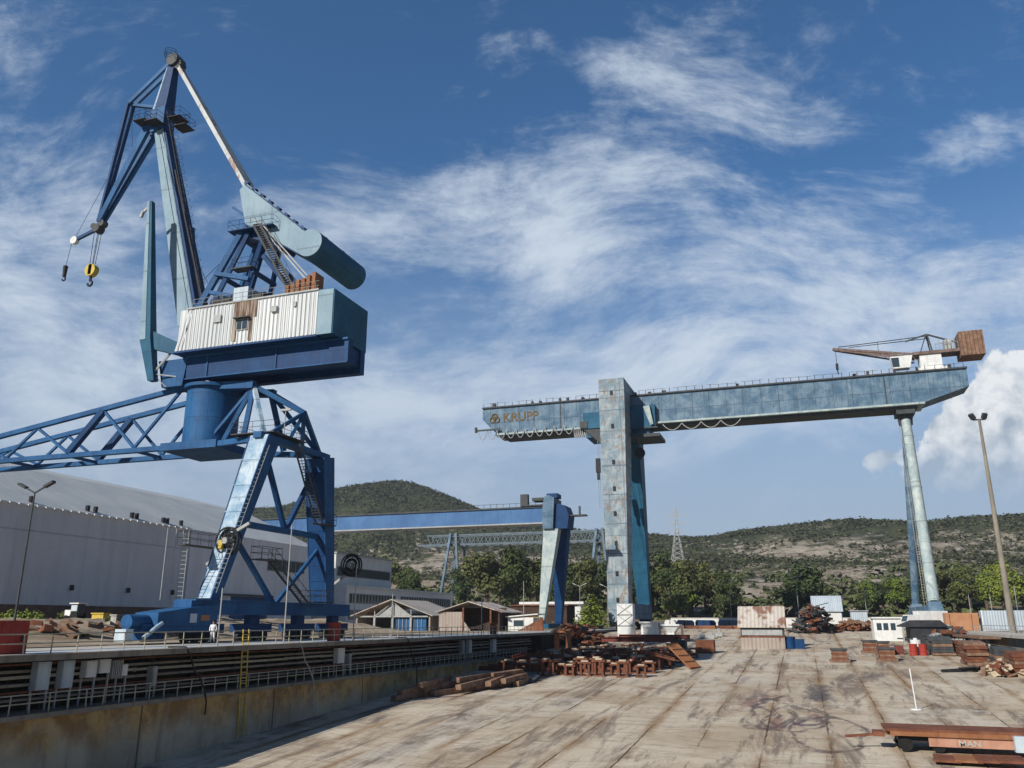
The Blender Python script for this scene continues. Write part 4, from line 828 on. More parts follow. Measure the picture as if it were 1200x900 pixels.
# trolley, hooks
tr = obj('trolley', MB().box(-49.8, -43.9, 203.2, 204.9, 49.4, 53.6).box(-49.2, -33.0, 204.2, 212.8, 47.2, 49.0).box(-37.4, -31.2, 203.4, 204.9, 48.6, 54.5), TEAL, G)
obj('winch_frame', MB().prism([(-49.6, 49.2), (-44.0, 49.2), (-44.0, 45.4), (-45.4, 45.4)], 203.4, 204.6).box(-50.6, -48.6, 203.0, 204.4, 49.6, 51.4), DKSTEEL, tr)
obj('walkway', MB().box(-37.2, -30.2, 203.0, 212.6, 46.2, 47.0).box(-36.0, -30.6, 203.2, 203.5, 48.4, 48.7), DKSTEEL, tr)
obj('lamp_housing', MB().bar((-33.2, 203.2, 54.0), (-32.0, 203.2, 49.2), 1.6, 1.6, .8, .8), GLEGR, tr)
for x, z0 in ((-46.2, 41.5), (-44.6, 39.5)):
    obj('hoist_rope', MB().tube((x, 203.6, 47), (x, 203.6, 26 if x > -46 else 29), .07, n=4).tube((x + .5, 203.6, 47), (x + .4, 203.6, 29), .05, n=4), GREY, G)
    hk = obj('hook_block', MB().box(x - .55, x + .55, 203.2, 204, z0 - 3.6, z0).box(x - .3, x + .3, 203.3, 203.9, z0 - 5.4, z0 - 3.7), DARK, G)
obj('main_hook', MB().tube((-35.6, 203.8, 42.4), (-35.6, 204.6, 42.4), 1.35, n=16).bar((-35.6, 204.2, 43.6), (-35.6, 204.2, 40.8), .8, 1.2), DARK, G, True)
obj('hoist_rope', MB().bar((-36.4, 204.2, 46.3), (-35.8, 204.2, 43.2), .08, .08).bar((-34.8, 204.2, 46.3), (-35.4, 204.2, 43.2), .08, .08).tube((-35.6, 204.2, 41), (-35.4, 204.2, 33), .06, n=4), DARK, G)
# pendulum legs
pt = Vector((26.4, 208.4, 48.0))
obj('leg_cap', MB().box(24.4, 28.4, 205.6, 211.2, 48.0, 49.1).tube((26.4, 208.4, 45.8), (26.4, 208.4, 48.0), 1.5, 1.7, 18), DKSTEEL, G, True)
for yb, m_, r1 in ((193.5, GLEGR, 1.5), (223.5, GANTRY, 1.5)):
    p1 = Vector((25.3, yb, 5.5)); p0 = Vector((26.4, 208.4 + (-.9 if yb < 200 else .9), 46.6))
    rr = 1.16 if yb < 200 else .92; lg = obj('pendulum_leg', MB().tube(p1, p0, rr, rr * .9, 18), m_, G, True)
    cl_ = MB()
    for q in (.01, .3, .6, .9): c_ = p1.lerp(p0, q); cl_.tube(c_ - (p0 - p1).normalized() * .12, c_ + (p0 - p1).normalized() * .12, rr * 1.07 - .10 * q, None, 18)
    pieces('collar', cl_, m_, lg, True)
    obj('leg_foot', MB().hexa([(22.8, yb - 2.6, .9), (27.4, yb - 2.6, .9), (27.4, yb + 2.6, .9), (22.8, yb + 2.6, .9)], [(24.2, yb - 1.2, 5.6), (26.4, yb - 1.2, 5.6), (26.4, yb + 1.2, 5.6), (24.2, yb + 1.2, 5.6)]), GANTRY, lg)
obj('leg_ladder', ladder_mb((23.6, 192.6, 5), (24.8, 206.4, 45.5), .5, (1, 0, 0), .6, .04), GREY, G)
obj('sill_box', MB().box(23.6, 26.6, 196.2, 221, 3.2, 4.8), GANTRY, G)
for y in (193.5, 223.5):
    bg_ = obj('bogie', MB().box(23.4, 26.8, y - 3, y + 3, .5, 1.0).box(22.6, 23.5, y - 2.2, y - .4, .8, 3.2), DKSTEEL, G)
    for i in range(4): obj('wheel', MB().tube((24.6, y - 2.4 + 1.6 * i, .5), (25.6, y - 2.4 + 1.6 * i, .5), .5, n=14), DARK, bg_, True)
# small slewing jib crane riding on the girder
J = thing('jib_crane', 'small rusty slewing jib crane riding on top of the big gantry girder', 'crane', (32.5, 208, 57.8))
obj('pedestal', MB().box(30.0, 36.4, 206, 210.4, 57.8, 58.6).box(31.0, 35.6, 206.4, 210, 58.6, 62.0), WHITE, J)
obj('turntable', MB().box(29.6, 40.4, 206.0, 210.2, 62.0, 62.7), RUSTGREY, J)
obj('counterweight', MB().box(39.6, 44.6, 205.2, 210.8, 60.6, 66.4), TIMB, J, label='big plank-clad rusty counterweight box')
cwl = MB()
for i in range(6): cwl.box(40.1 + .8 * i, 40.2 + .8 * i, 205.12, 205.2, 60.7, 66.3)
pieces('counterweight_rib', cwl, RUST, J)
bmj = MB()
for yy in (206.8, 209.4):
    bmj.bar((30.5, yy, 62.3), (12.3, yy * .25 + 208.1 * .75, 65.9), .35, .5).bar((30.0, yy, 61.0), (12.6, yy * .25 + 208.1 * .75, 65.6), .3, .35)
    for i in range(9):
        a = i / 9; bmj.bar((30.2 - 17.8 * a, yy + (208.1 - yy) * .75 * a, 61.0 + 4.7 * a), (30.3 - 17.8 * (a + .055), yy + (208.1 - yy) * .75 * a, 62.3 + 3.6 * (a + .055)), .12, .12)
obj('jib', bmj, RUSTGREY, J)
obj('mast', MB().bar((34.0, 207, 62.7), (33.4, 207.4, 67.2), .3, .3).bar((34.0, 209.4, 62.7), (33.4, 209, 67.2), .3, .3).bar((33.4, 207.2, 66.9), (33.4, 209.2, 66.9), .3, .3).bar((31.4, 207.2, 62.7), (33.0, 207.4, 66.8), .2, .2).bar((33.6, 207.6, 67.1), (40.2, 207.6, 64.2), .35, .35).bar((28.6, 207.8, 66.0), (33.4, 207.8, 67.3), .3, .3), DKSTEEL, J)
obj('stay', MB().tube((33.4, 207.8, 66.9), (13.6, 208, 66.3), .12, n=5).tube((33.4, 208.6, 66.5), (16, 208.2, 66.0), .1, n=5).bar((22.5, 207.8, 64.2), (22.5, 207.8, 66.4), .12, .12), DKSTEEL, J)
cb = obj('cab', MB().prism([(25.0, 58.9), (28.6, 58.9), (29.4, 61.9), (24.6, 61.9)], 205.6, 207.6), WHITE, J)
obj('pane', MB().prism([(24.95, 59.3), (26.4, 59.3), (26.4, 61.6), (24.7, 61.6)], 205.55, 205.6), GLASSM, cb)
mr = MB()
for i in range(7): mr.tube((34.6 + .8 * i, 206.2, 62.7), (34.6 + .8 * i, 206.2, 64.4 + .8 * (i % 2)), .06, n=4)
obj('machinery', mr.box(36.6, 38.2, 206.6, 209, 62.7, 65.2).tube((34.6, 206.2, 64.2), (39.4, 206.2, 64.4), .06, n=4), GREY, J)
obj('hoist_rope', MB().tube((12.9, 208, 65.6), (12.9, 208, 62.0), .06, n=4), DARK, J)
obj('hook_block', MB().box(12.6, 13.2, 207.7, 208.3, 60.6, 62.1).tube((12.9, 208, 60.6), (13.0, 208, 59.4), .14, n=6), DARK, J)

# ------------------------------------------------------------------ second (blue) gantry and truss gantry
Q = thing('gantry_crane', 'smaller gantry crane with a plain mid-blue box girder and one tapered pale leg', 'crane', (-52, 185, 0))
g2 = obj('girder', MB().box(-150, -54.5, 184, 188, 23.6, 27.0), GIRD2, Q)
obj('top_flange', MB().box(-150, -54.4, 183.7, 188.3, 27.0, 27.35), DKSTEEL, g2)
g2r = MB(); x = -148
while x < -55: g2r.tube((x, 183.9, 27.3), (x, 183.9, 28.3), .05, n=4); x += 1.6
obj('walkway_railing', g2r.tube((-148, 183.9, 28.2), (-55, 183.9, 28.2), .04, n=4), DKSTEEL, g2)
obj('bottom_flange', MB().box(-150, -54.6, 183.7, 188.3, 23.3, 23.6), GREY, g2)
obj('leg_head', MB().prism([(-54.8, 22), (-52.4, 22), (-52.2, 25.4), (-52.0, 29.0), (-53.4, 29.7), (-54.4, 29.2), (-54.9, 26)], 182.6, 189), GANTRY, Q)
obj('leg_head_cover', MB().prism([(-52.3, 22), (-49.2, 22), (-48.8, 25), (-49.6, 27.2), (-51.9, 27.8)], 183.4, 188.6).box(-54.2, -51.6, 184.0, 187.4, 29.2, 30.2), BLUEDK, Q)
obj('platform', MB().box(-60.4, -54.6, 183.4, 188.6, 27.4, 27.7).box(-60.4, -58.6, 183.4, 184.6, 27.7, 30.2).box(-57.6, -54.8, 183.6, 187, 28.6, 29.3).box(-48.9, -45.0, 184, 186, 24.8, 25.1).box(-46.6, -46.2, 184, 184.4, 25.1, 27), DKSTEEL, Q)
obj('rigid_leg', MB().hexa([(-55.4, 180.6, .9), (-54.3, 180.6, .9), (-54.3, 182.0, .9), (-55.4, 182.0, .9)], [(-54.8, 183.3, 22), (-51.3, 183.3, 22), (-51.3, 186, 22), (-54.8, 186, 22)]), GLEGR, Q)
obj('rigid_leg', MB().hexa([(-54.3, 190.4, .9), (-53.0, 190.4, .9), (-53.0, 192.0, .9), (-54.3, 192.0, .9)], [(-53.6, 186.05, 22), (-49.9, 186.05, 22), (-49.9, 189, 22), (-53.6, 189, 22)]), BLUEDK, Q)  # dark facet of the leg, its shade put into the colour
obj('sill_beam', MB().box(-55.6, -52.8, 179.6, 193.4, .25, 1.2), TEAL, Q)
obj('drive_unit', MB().box(-56.4, -54.7, 179.4, 182, .4, 2.6), YEL, Q)
TQ = thing('truss_gantry', 'distant grey lattice gantry crane on splayed legs in front of the hillside', 'crane', (-110, 330, 8))
tq = MB(); 
for yy in (328, 333):
    tq.bar((-154, yy, 32.8), (-66, yy, 32.8), .9, .8).bar((-150, yy, 36.8), (-68, yy, 36.8), .7, .6)
    for i in range(22):
        x = -150 + 3.72 * i; tq.bar((x, yy, 36.6), (x + 1.86, yy, 33), .28, .28); tq.bar((x + 1.86, yy, 33), (x + 3.72, yy, 36.6), .28, .28)
obj('lattice_girder', tq, LATT, TQ)
for xt in (-137.5, -74.5):
    for sx, xb_ in ((-1, -4.8), (1, 4.4)):
        for yy in (327, 334): obj('lattice_leg', MB().bar((xt + sx * 1.2, yy, 37.5), (xt + xb_, yy + (yy - 330.5), 5.5), 1.0, 1.0, .8, .8), GANTRY if sx < 0 else LATT, TQ)
    obj('leg_brace', MB().bar((xt - 2.2, 327, 26), (xt + 2.0, 327, 20), .35, .35).bar((xt + 2.0, 327, 26), (xt - 2.4, 327, 20), .35, .35).bar((xt - 3, 326, 18), (xt + 3, 326, 18), .35, .35), LATT, TQ)

# ------------------------------------------------------------------ halls, office block, sheds
H = thing('assembly_hall', 'huge long grey profiled-clad assembly hall with a pale sloping roof', 'building', (-105, 125, 0))
obj('brick_plinth', MB().box(-140, -105.12, 80, 126, 0, 4.0), BRICK, H)
obj('wall', MB().box(-140, -105, 80, 126, 4.0, 18.0), HALLW, H)
obj('wall', MB().box(-140, -104.8, 126.02, 168, 0, 17.8), HALLW2, H, label='paler clad end of the hall wall')
obj('band', MB().box(-105.0, -104.94, 80, 126, 14.2, 14.42), ROOFG, H)
rf = obj('roof', MB().hexa([(-140, 79.6, 17.9), (-104.7, 79.6, 17.9), (-104.7, 168.3, 17.8), (-140, 168.3, 17.8)], [(-140, 79.6, 30.5), (-125, 79.6, 26.9), (-125, 168.3, 26.9), (-140, 168.3, 30.5)]), ROOFG, H)
fl2 = MB()
for i in range(30): fl2.box(-104.68, -104.5, 80 + 1.53 * i, 81 + 1.53 * i, 17.75, 17.98)
pieces('gutter', fl2, WHITE, H)
vt = MB()
for y in (92.5, 103, 104.6, 112.5, 113.6, 120, 121, 124.6): vt.tube((-106.2, y, 18), (-106.2, y, 19.4), .35, n=8)
pieces('roof_vent', vt, DARK, H)
lp = MB()
for y in (100.5, 112, 122.5): lp.box(-104.95, -104.6, y, y + .5, 6.2, 7.0)
pieces('wall_light', lp, DARK, H)
fw = pieces('window', MB().box(-104.8, -104.72, 150, 164, 11.8, 14.4), GREY, H)
fp = MB()
for i in range(8): fp.box(-104.72, -104.68, 150.2 + 1.72 * i, 151.7 + 1.72 * i, 12.0, 14.2)
obj('pane', fp, GLASSM, fw)
dr = obj('sliding_door', MB().box(-104.8, -104.66, 139, 151, 0, 6.4), BLUE, H); obj('door_panel', MB().box(-104.8, -104.7, 131.5, 138.8, 0, 6.4), HALLW2, H)
obj('door_canopy', MB().box(-104.8, -104.0, 130.5, 152, 6.5, 6.8), DKSTEEL, H)

O = thing('office_block', 'white flat-roofed two-storey office block with long rows of narrow windows', 'building', (-100, 205, 0))
OW = paint('office grey render', (0.74, 0.74, 0.73), (0.80, 0.80, 0.79), .05, .3, .9, .3)
obj('wall', MB().box(-116, -100, 174.5, 238, 0, 9.3), OW, O)
obj('end_wall', MB().box(-116.2, -99.6, 173.9, 174.48, 0, 9.9), PLASTER, O)
obj('roof', MB().box(-116.4, -99.6, 174.5, 238.4, 9.3, 9.8), PLASTER, O)
for z0 in (5.9, 2.2):
    for i0, i1 in ((0, 15), (17, 38)):
        fr = obj('window_band', MB().box(-100, -99.93, 176 + 1.58 * i0, 176.5 + 1.58 * i1, z0 - .15, z0 + 2.15), GREY, O); pn = MB()
        for i in range(i0, i1): pn.box(-99.93, -99.89, 176.3 + 1.58 * i, 177.35 + 1.58 * i, z0, z0 + 2.0)
        obj('pane', pn, GLASSM, fr)
O2 = thing('office_tower', 'white upper office block with a long dark window strip behind the hall end', 'building', (-104, 186, 9.8))
obj('wall', MB().box(-118, -104, 176, 205, 0, 17.2), PLASTER, O2)
ws = pieces('window', MB().box(-104, -103.94, 176.6, 204.4, 12.0, 14.4), GREY, O2); obj('pane', MB().box(-103.94, -103.9, 177, 204, 12.2, 14.2), GLASSM, ws)
obj('roof', MB().box(-118.2, -103.7, 175.8, 205.2, 17.2, 17.6), GREY, O2)

def gable_shed(name, label, x0, x1, y0, y1, eave, ridge, roofm, wallm, over=.6):
    t = thing(name, label, 'shed', ((x0 + x1) / 2, y0, 0)); xm = (x0 + x1) / 2
    for q, (xa, xb_) in enumerate(((x0 - over, xm), (xm, x1 + over))):
        za = eave - over * (ridge - eave) / (xm - x0)
        a, b = ((xa, za), (xb_, ridge)) if q == 0 else ((xa, ridge), (xb_, za))
        obj('roof', MB().prism([a, b, (b[0], b[1] + .15), (a[0], a[1] + .15)], y0 - over, y1), roofm[q], t)
    return t, xm
t, xm = gable_shed('open_shed', 'open-fronted gabled tin shed with blue doors and a rust patched roof', -83.5, -67.5, 150, 166, 2.9, 5.7, (ROOFRUST, ROOFTIN), WALLTIN, .8)
obj('wall', MB().box(-83.4, -83.1, 150, 165.8, 0, 2.7).box(-67.8, -67.5, 150, 165.8, 0, 2.7).box(-83.1, -67.8, 165.5, 165.8, 0, 3.2), WALLTIN, t)
obj('truss', MB().bar((-83, 150.1, 2.6), (-68, 150.1, 2.6), .2, .25).bar((-79.4, 150.1, 4.2), (-79.4, 150.1, 2.6), .15, .15).bar((-75.5, 150.1, 5.6), (-75.5, 150.1, 2.6), .15, .15).bar((-71.6, 150.1, 4.2), (-71.6, 150.1, 2.6), .15, .15).bar((-79.4, 150.1, 2.7), (-75.5, 150.1, 5.3), .12, .12).bar((-71.6, 150.1, 2.7), (-75.5, 150.1, 5.3), .12, .12), GREY, t)
pieces('post', MB().box(-79.6, -79.2, 150, 150.3, 0, 2.6).box(-75.7, -75.3, 150, 150.3, 0, 2.6).box(-71.8, -71.4, 150, 150.3, 0, 2.6), GREY, t)
pieces('blue_door', MB().box(-75.2, -71.9, 150.6, 150.75, 0, 2.4).box(-71.4, -68.6, 150.6, 150.75, 0, 2.4), BLUE, t)
ppn = MB()
for i in range(8): ppn.box(-75.2 + .8 * i, -75.1 + .8 * i, 150.5, 150.6, 0, 2.4)
pieces('door_bar', ppn, GREY, t); obj('gable_glazing', MB().prism([(-79.2, 2.75), (-71.8, 2.75), (-75.5, 5.2)], 150.4, 150.5), GREY, t)
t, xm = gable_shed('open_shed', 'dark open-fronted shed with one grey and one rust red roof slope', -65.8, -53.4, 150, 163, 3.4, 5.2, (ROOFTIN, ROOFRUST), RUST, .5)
obj('wall', MB().box(-53.8, -53.5, 150, 162.8, 0, 3.2).box(-65.6, -53.8, 154.5, 154.8, 0, 4.2), BRICKDK, t)  # inner walls coloured dark to stand for the shade inside the shed
obj('side_panel', MB().box(-65.7, -61.0, 150, 150.15, 0, 3.4).prism([(-61, 0), (-61, 2.2), (-59.2, 0)], 150, 150.15), WALLTIN, t, label='patched white front panel')
pieces('post', MB().box(-60.9, -60.6, 149.9, 150.2, 0, 4.2).box(-55.4, -55.1, 149.9, 150.2, 0, 3.8), RUST, t)
t = thing('lean_to', 'small white lean-to hut with a sloping rusty side wall right of the dark shed', 'shed', (-49, 152, 0))
obj('wall', MB().box(-52.6, -47.6, 152, 156, 0, 2.4), PLASTER, t); obj('roof', MB().prism([(-52.9, 2.4), (-46.6, 2.9), (-46.6, 3.1), (-52.9, 2.6)], 151.6, 156.4), WHITE, t)
pieces('window', MB().box(-51.4, -49.4, 151.93, 152, .9, 1.9), GLASSM, t); obj('ramp_wall', MB().prism([(-50.4, 0), (-45.5, 0), (-45.5, 2.4)], 151.2, 151.5), RUST, t)
t = thing('brown_shed', 'low dark brown brick store behind the grey lamp posts', 'shed', (-55, 205, 0))
obj('wall', MB().box(-70, -55.5, 205, 213, 0, 5.4), BRICKDK, t); obj('roof', MB().box(-70.4, -55, 204.6, 213.4, 5.4, 5.7), RUST, t)
t = thing('flat_store', 'long pale flat-roofed store behind the blue gantry leg', 'building', (-66, 245, 0))
obj('wall', MB().box(-80, -62, 245, 253, 0, 6.6), PLASTER, t); obj('roof', MB().box(-80.8, -61, 244, 253.6, 6.6, 7.3), WHITE, t); pieces('window', MB().box(-78, -64, 244.93, 245, 3.4, 5.4), GLASSM, t)

# ------------------------------------------------------------------ shacks and huts at the slipway head
def floor_at(y): return min(fz(y), 0.0)
y0 = 148.0; zf = floor_at(y0)
t = thing('rusty_shack', 'tall tin shack with a steep rust-streaked roof standing on the slipway', 'shed', (-7, y0, zf))
obj('wall', MB().box(-10.4, -3.4, y0, y0 + 6, zf - .1, -.85), WALLTIN, t); obj('band', MB().box(-10.5, -3.3, y0 - .05, y0 + 6, -.85, -.6), RUST, t)
obj('upper_wall', MB().box(-10.3, -3.5, y0 + .05, y0 + 6, -.6, .85), DKSTEEL, t); obj('glazing', MB().box(-10.1, -3.7, y0, y0 + .04, -.5, .45), GREY, t)
obj('roof', MB().hexa([(-10.7, y0 - .5, .7), (-3.1, y0 - .5, .7), (-3.1, y0 + 3.2, 4.0), (-10.7, y0 + 3.2, 4.0)], [(-10.7, y0 - .5, .85), (-3.1, y0 - .5, .85), (-3.1, y0 + 3.2, 4.15), (-10.7, y0 + 3.2, 4.15)]), ROOFRUST, t)
obj('roof_back', MB().hexa([(-10.7, y0 + 6.6, .7), (-3.1, y0 + 6.6, .7), (-3.1, y0 + 3.25, 4.0), (-10.7, y0 + 3.25, 4.0)], [(-10.7, y0 + 6.6, .85), (-3.1, y0 + 6.6, .85), (-3.1, y0 + 3.25, 4.15), (-10.7, y0 + 3.25, 4.15)]), ROOFTIN, t)
obj('gable', MB().prismx([(y0 + .1, .85), (y0 + 6, .85), (y0 + 3.2, 3.9)], -3.6, -3.5), WALLTIN, t)
y1 = 159.0; zf = floor_at(y1)
t = thing('white_hut', 'white painted steel hut with a flat overhanging lid next to a smaller one', 'hut', (-27, y1, zf))
obj('wall', MB().box(-28.9, -25.7, y1, y1 + 3.4, zf - .05, 1.35), WHITE, t); obj('roof', MB().box(-29.2, -25.2, y1 - .3, y1 + 3.8, 1.35, 1.65), WHITE, t); obj('door', MB().box(-28.5, -27.5, y1 - .04, y1, zf, .7), GREY, t)
t = thing('white_hut', 'white steel hut with a tapered neck and wide lid right of the taller hut', 'hut', (-23.6, y1, zf))
obj('wall', MB().box(-24.4, -22.9, y1 + .5, y1 + 3, zf - .05, -.3), WHITE, t); obj('hopper', MB().hexa([(-24.4, y1 + .5, -.3), (-22.9, y1 + .5, -.3), (-22.9, y1 + 3, -.3), (-24.4, y1 + 3, -.3)], [(-25.2, y1, .9), (-22.0, y1, .9), (-22.0, y1 + 3.4, .9), (-25.2, y1 + 3.4, .9)]), WHITE, t)
obj('roof', MB().box(-25.4, -21.8, y1 - .2, y1 + 3.6, .9, 1.2), WHITE, t); obj('leg', MB().box(-21.9, -21.5, y1 + 2.4, y1 + 2.8, zf, .9), WHITE, t)
t = thing('braced_tower', 'white lattice-braced box tower at the foot of the big gantry leg', 'tower', (-32, 161, floor_at(161)))
obj('frame', MB().box(-33.6, -30.6, 160.4, 162.6, -1.0, 4.9), WHITE, t)
br_ = MB()
for z in (.9, 2.9): br_.bar((-33.5, 160.36, z), (-30.7, 160.36, z + 1.9), .12, .04).bar((-33.5, 160.36, z + 1.9), (-30.7, 160.36, z), .12, .04).box(-33.6, -30.6, 160.33, 160.39, z - .08, z + .04)
obj('cross_brace', br_, DKSTEEL, t); pieces('leg', MB().box(-33.5, -33.2, 160.5, 160.8, -2.3, -1).box(-31, -30.7, 160.5, 160.8, -2.3, -1), DKSTEEL, t)
t = thing('white_shed', 'white gabled shed with a pale tin roof and shade-painted side wall beyond the scrap', 'shed', (6, 237, 0))
obj('wall', MB().box(2.2, 9.0, 237, 244, 0, 4.2), PLASTER, t); obj('side_wall', MB().box(9.0, 9.2, 237, 244, 0, 4.1).prismx([(237, 4.1), (244, 4.1), (240.5, 7.6)], 9.0, 9.2), TARP_SHADE, t)  # side wall given a dark colour that stands for its shade
obj('roof', MB().hexa([(1.9, 236.5, 4.1), (9.5, 236.5, 4.1), (9.5, 240.5, 8.0), (1.9, 240.5, 8.0)], [(1.9, 236.5, 4.3), (9.5, 236.5, 4.3), (9.5, 240.5, 8.2), (1.9, 240.5, 8.2)]).hexa([(1.9, 244.5, 4.1), (9.5, 244.5, 4.1), (9.5, 240.5, 8.0), (1.9, 240.5, 8.0)], [(1.9, 244.5, 4.3), (9.5, 244.5, 4.3), (9.5, 240.5, 8.2), (1.9, 240.5, 8.2)]), CONT, t)
t = thing('grey_hut', 'small square grey tin hut right of the white gabled shed', 'hut', (13, 237, 0))
obj('wall', MB().box(11.2, 15.2, 237, 240, 0, 4.2), CONT, t); obj('roof', MB().box(10.9, 15.5, 236.7, 240.3, 4.2, 4.4), GREY, t)
t = thing('site_cabin', 'white site cabin with dark windows on the slipway head', 'cabin', (14, 168, floor_at(168))); zf = floor_at(168)
obj('wall', MB().box(11.6, 16.2, 168, 174, zf - .1, 2.2), WHITE, t); pieces('window', MB().box(12.1, 12.9, 167.94, 168, .2, 1.4).box(13.2, 14.0, 167.94, 168, .2, 1.4).box(14.4, 15.2, 167.94, 168, .2, 1.4), GLASSM, t); obj('roof', MB().box(11.4, 16.4, 167.7, 174.2, 2.2, 2.45), WHITE, t)
t = thing('canvas_shelter', 'dark canvas work shelter next to the white site cabin', 'shelter', (18, 160, floor_at(160))); zf = floor_at(160)
obj('canopy', MB().prism([(15.2, 1.0), (17.4, 1.9), (21.2, 1.9), (22.2, 1.0), (22.2, .8), (15.2, .8)], 158, 166), CANVAS, t); obj('curtain', MB().box(16.6, 21.9, 158.4, 165.8, zf - .1, .8), CANVAS, t); obj('pole', MB().box(15.3, 15.5, 158.1, 158.3, zf, .8), GREY, t)
t = thing('container', 'faded orange shipping container on the right quay', 'container', (27, 168, 0))
obj('body', MB().box(24.5, 30, 176, 178.5, 0.05, 3.2), ORANGE, t); pieces('door_bar', MB().box(25.2, 25.3, 175.95, 176, .2, 3).box(28.8, 28.9, 175.95, 176, .2, 3), RUST, t)
t = thing('container', 'long pale blue-grey container sheet wall on the right quay', 'container', (33, 176, 0))
obj('body', MB().box(30.6, 40.4, 176, 178.6, 0.05, 3.6), CONT, t); pieces('corner_post', MB().box(30.5, 30.7, 175.9, 176, 0, 3.65).box(40.3, 40.5, 175.9, 176, 0, 3.65).box(35.4, 35.6, 175.9, 176, 0, 3.65), WHITE, t)
t = thing('site_cabin', 'white cabin with a shallow roof behind the tall light mast', 'cabin', (44, 178, 0))
obj('wall', MB().box(41.2, 48, 178, 182, 0, 3.4), DKSTEEL, t); obj('roof', MB().prism([(40.8, 3.4), (48.4, 3.4), (47, 4.3), (42.2, 4.3)], 177.5, 182.5), WHITE, t)

# ------------------------------------------------------------------ vehicles and machinery on the quay
t = thing('tractor', 'small white cabbed tractor parked in front of the hall plinth', 'tractor', (0, 0, 0))
ox, oy, oz = -77.5, 75.5, 1.85
obj('body', MB().box(ox - 1.7, ox - .3, oy - .7, oy + .7, .9, 1.9), WHITE, t); cbn = obj('cab', MB().box(ox - .3, ox + 1.2, oy - .8, oy + .8, .9, 2.9), DKSTEEL, t)
obj('pane', MB().box(ox - .2, ox + 1.1, oy - .86, oy - .8, 1.7, 2.7), CABB, cbn); obj('cab_roof', MB().box(ox - .6, ox + 1.5, oy - 1, oy + 1, 2.9, 3.1), WHITE, cbn)
for dx, r_ in ((-1.2, .5), (.6, .85)):
    for dy in (-.95, .75): obj('wheel', MB().tube((ox + dx, oy + dy, r_), (ox + dx, oy + dy + .25, r_), r_, n=16), BLACK, t, True)
t.location = (-77.5 * .36, 75.5 * .36, 1.72); t.scale = (.64, .64, .64)
for i, (x, y, h, lab) in enumerate(((-66.5, 70.0, 1.3, 'white concrete bollard stub left of the dark drums'), (-62.5, 69.0, 1.2, 'pale concrete bollard stub beside the crane motor'))):
    tag(obj('bollard', MB().box(x - .35, x + .35, y - .3, y + .3, 0, h).box(x - .45, x + .45, y - .4, y + .4, h, h + .12), DECKC, None, loc=(x, y, 0)), lab, 'bollard').location.z = bankz(x, y)
def drumstack(x, y, lab): return drum(x, y, bankz(x, y), .5, 1.4, DARK, lab)
drumstack(-65.6, 70.6, 'black drum on the quay dirt, left of two'); drumstack(-64.4, 70.4, 'black drum on the quay dirt, right of two')
tag(obj('yellow_bin', MB().box(-75.6, -74.0, 76, 77, 1.6, 2.5).box(-75.7, -73.9, 75.9, 77.1, 2.5, 2.62), YEL, None, loc=(-75, 76.5, 1.6)), 'pale yellow bin beside the white tractor', 'bin')
rails = MB()
for x in (-48.45, -47.55 + .0): pass
struct('crane_rail', MB().box(-48.07, -47.93, -60, 140, .006, .06), DKSTEEL)
# parked cars at the quay head
def car(x, y, rz, m_, lab):
    t = thing('parked_car', lab, 'car', (0, 0, 0), 'cars parked behind the quay')
    obj('body', MB().prism([(-2.1, .35), (2.1, .35), (2.1, .8), (1.3, .95), (-2.05, .95)], -.85, .85), m_, t)
    obj('cabin', MB().prism([(-1.9, .95), (1.1, .95), (.4, 1.5), (-1.4, 1.5)], -.75, .75), GLASSM, t); obj('roof', MB().box(-1.4, .4, -.76, .76, 1.5, 1.54), m_, t)
    for dx in (-1.3, 1.3):
        for dy in (-.88, .68): obj('wheel', MB().tube((dx, dy, .33), (dx, dy + .2, .33), .33, n=14), BLACK, t, True)
    t.location = (x, y, 0); t.rotation_euler = (0, 0, rz)
car(-58.2, 206, .3, WHITE, 'white car parked right of the blue gantry leg'); car(-54.0, 208, .1, GREY, 'silver car parked beside the light green tree'); car(-50.5, 214, -.2, BLUEDK, 'dark blue car parked near the white truck')
def truck(x, y, rz, lab, m_):
    t = thing('truck', lab, 'truck', (0, 0, 0))
    cb = obj('cab', MB().prism([(1.6, .7), (4.0, .7), (4.0, 1.7), (3.5, 2.9), (1.6, 2.9)], -1.1, 1.1), m_, t); obj('windscreen', MB().prism([(3.98, 1.75), (4.05, 1.75), (3.56, 2.75), (3.5, 2.75)], -1, 1), GLASSM, cb)
    obj('box', MB().box(-4, 1.5, -1.2, 1.2, 1.0, 3.6), m_, t); obj('chassis', MB().box(-4, 4, -.5, .5, .6, .98), DARK, t)
    for dx in (-2.8, -1.6, 2.8):
        for dy in (-1.15, .85): obj('wheel', MB().tube((dx, dy, .5), (dx, dy + .3, .5), .5, n=14), BLACK, t, True)
    t.location = (x, y, 0); t.rotation_euler = (0, 0, rz)
truck(-52.5, 224, R(-70), 'white box truck parked between the green tree and the big leg', WHITE)
truck(21.5, 180, R(200), 'small white truck parked at the foot of the round gantry legs', WHITE)

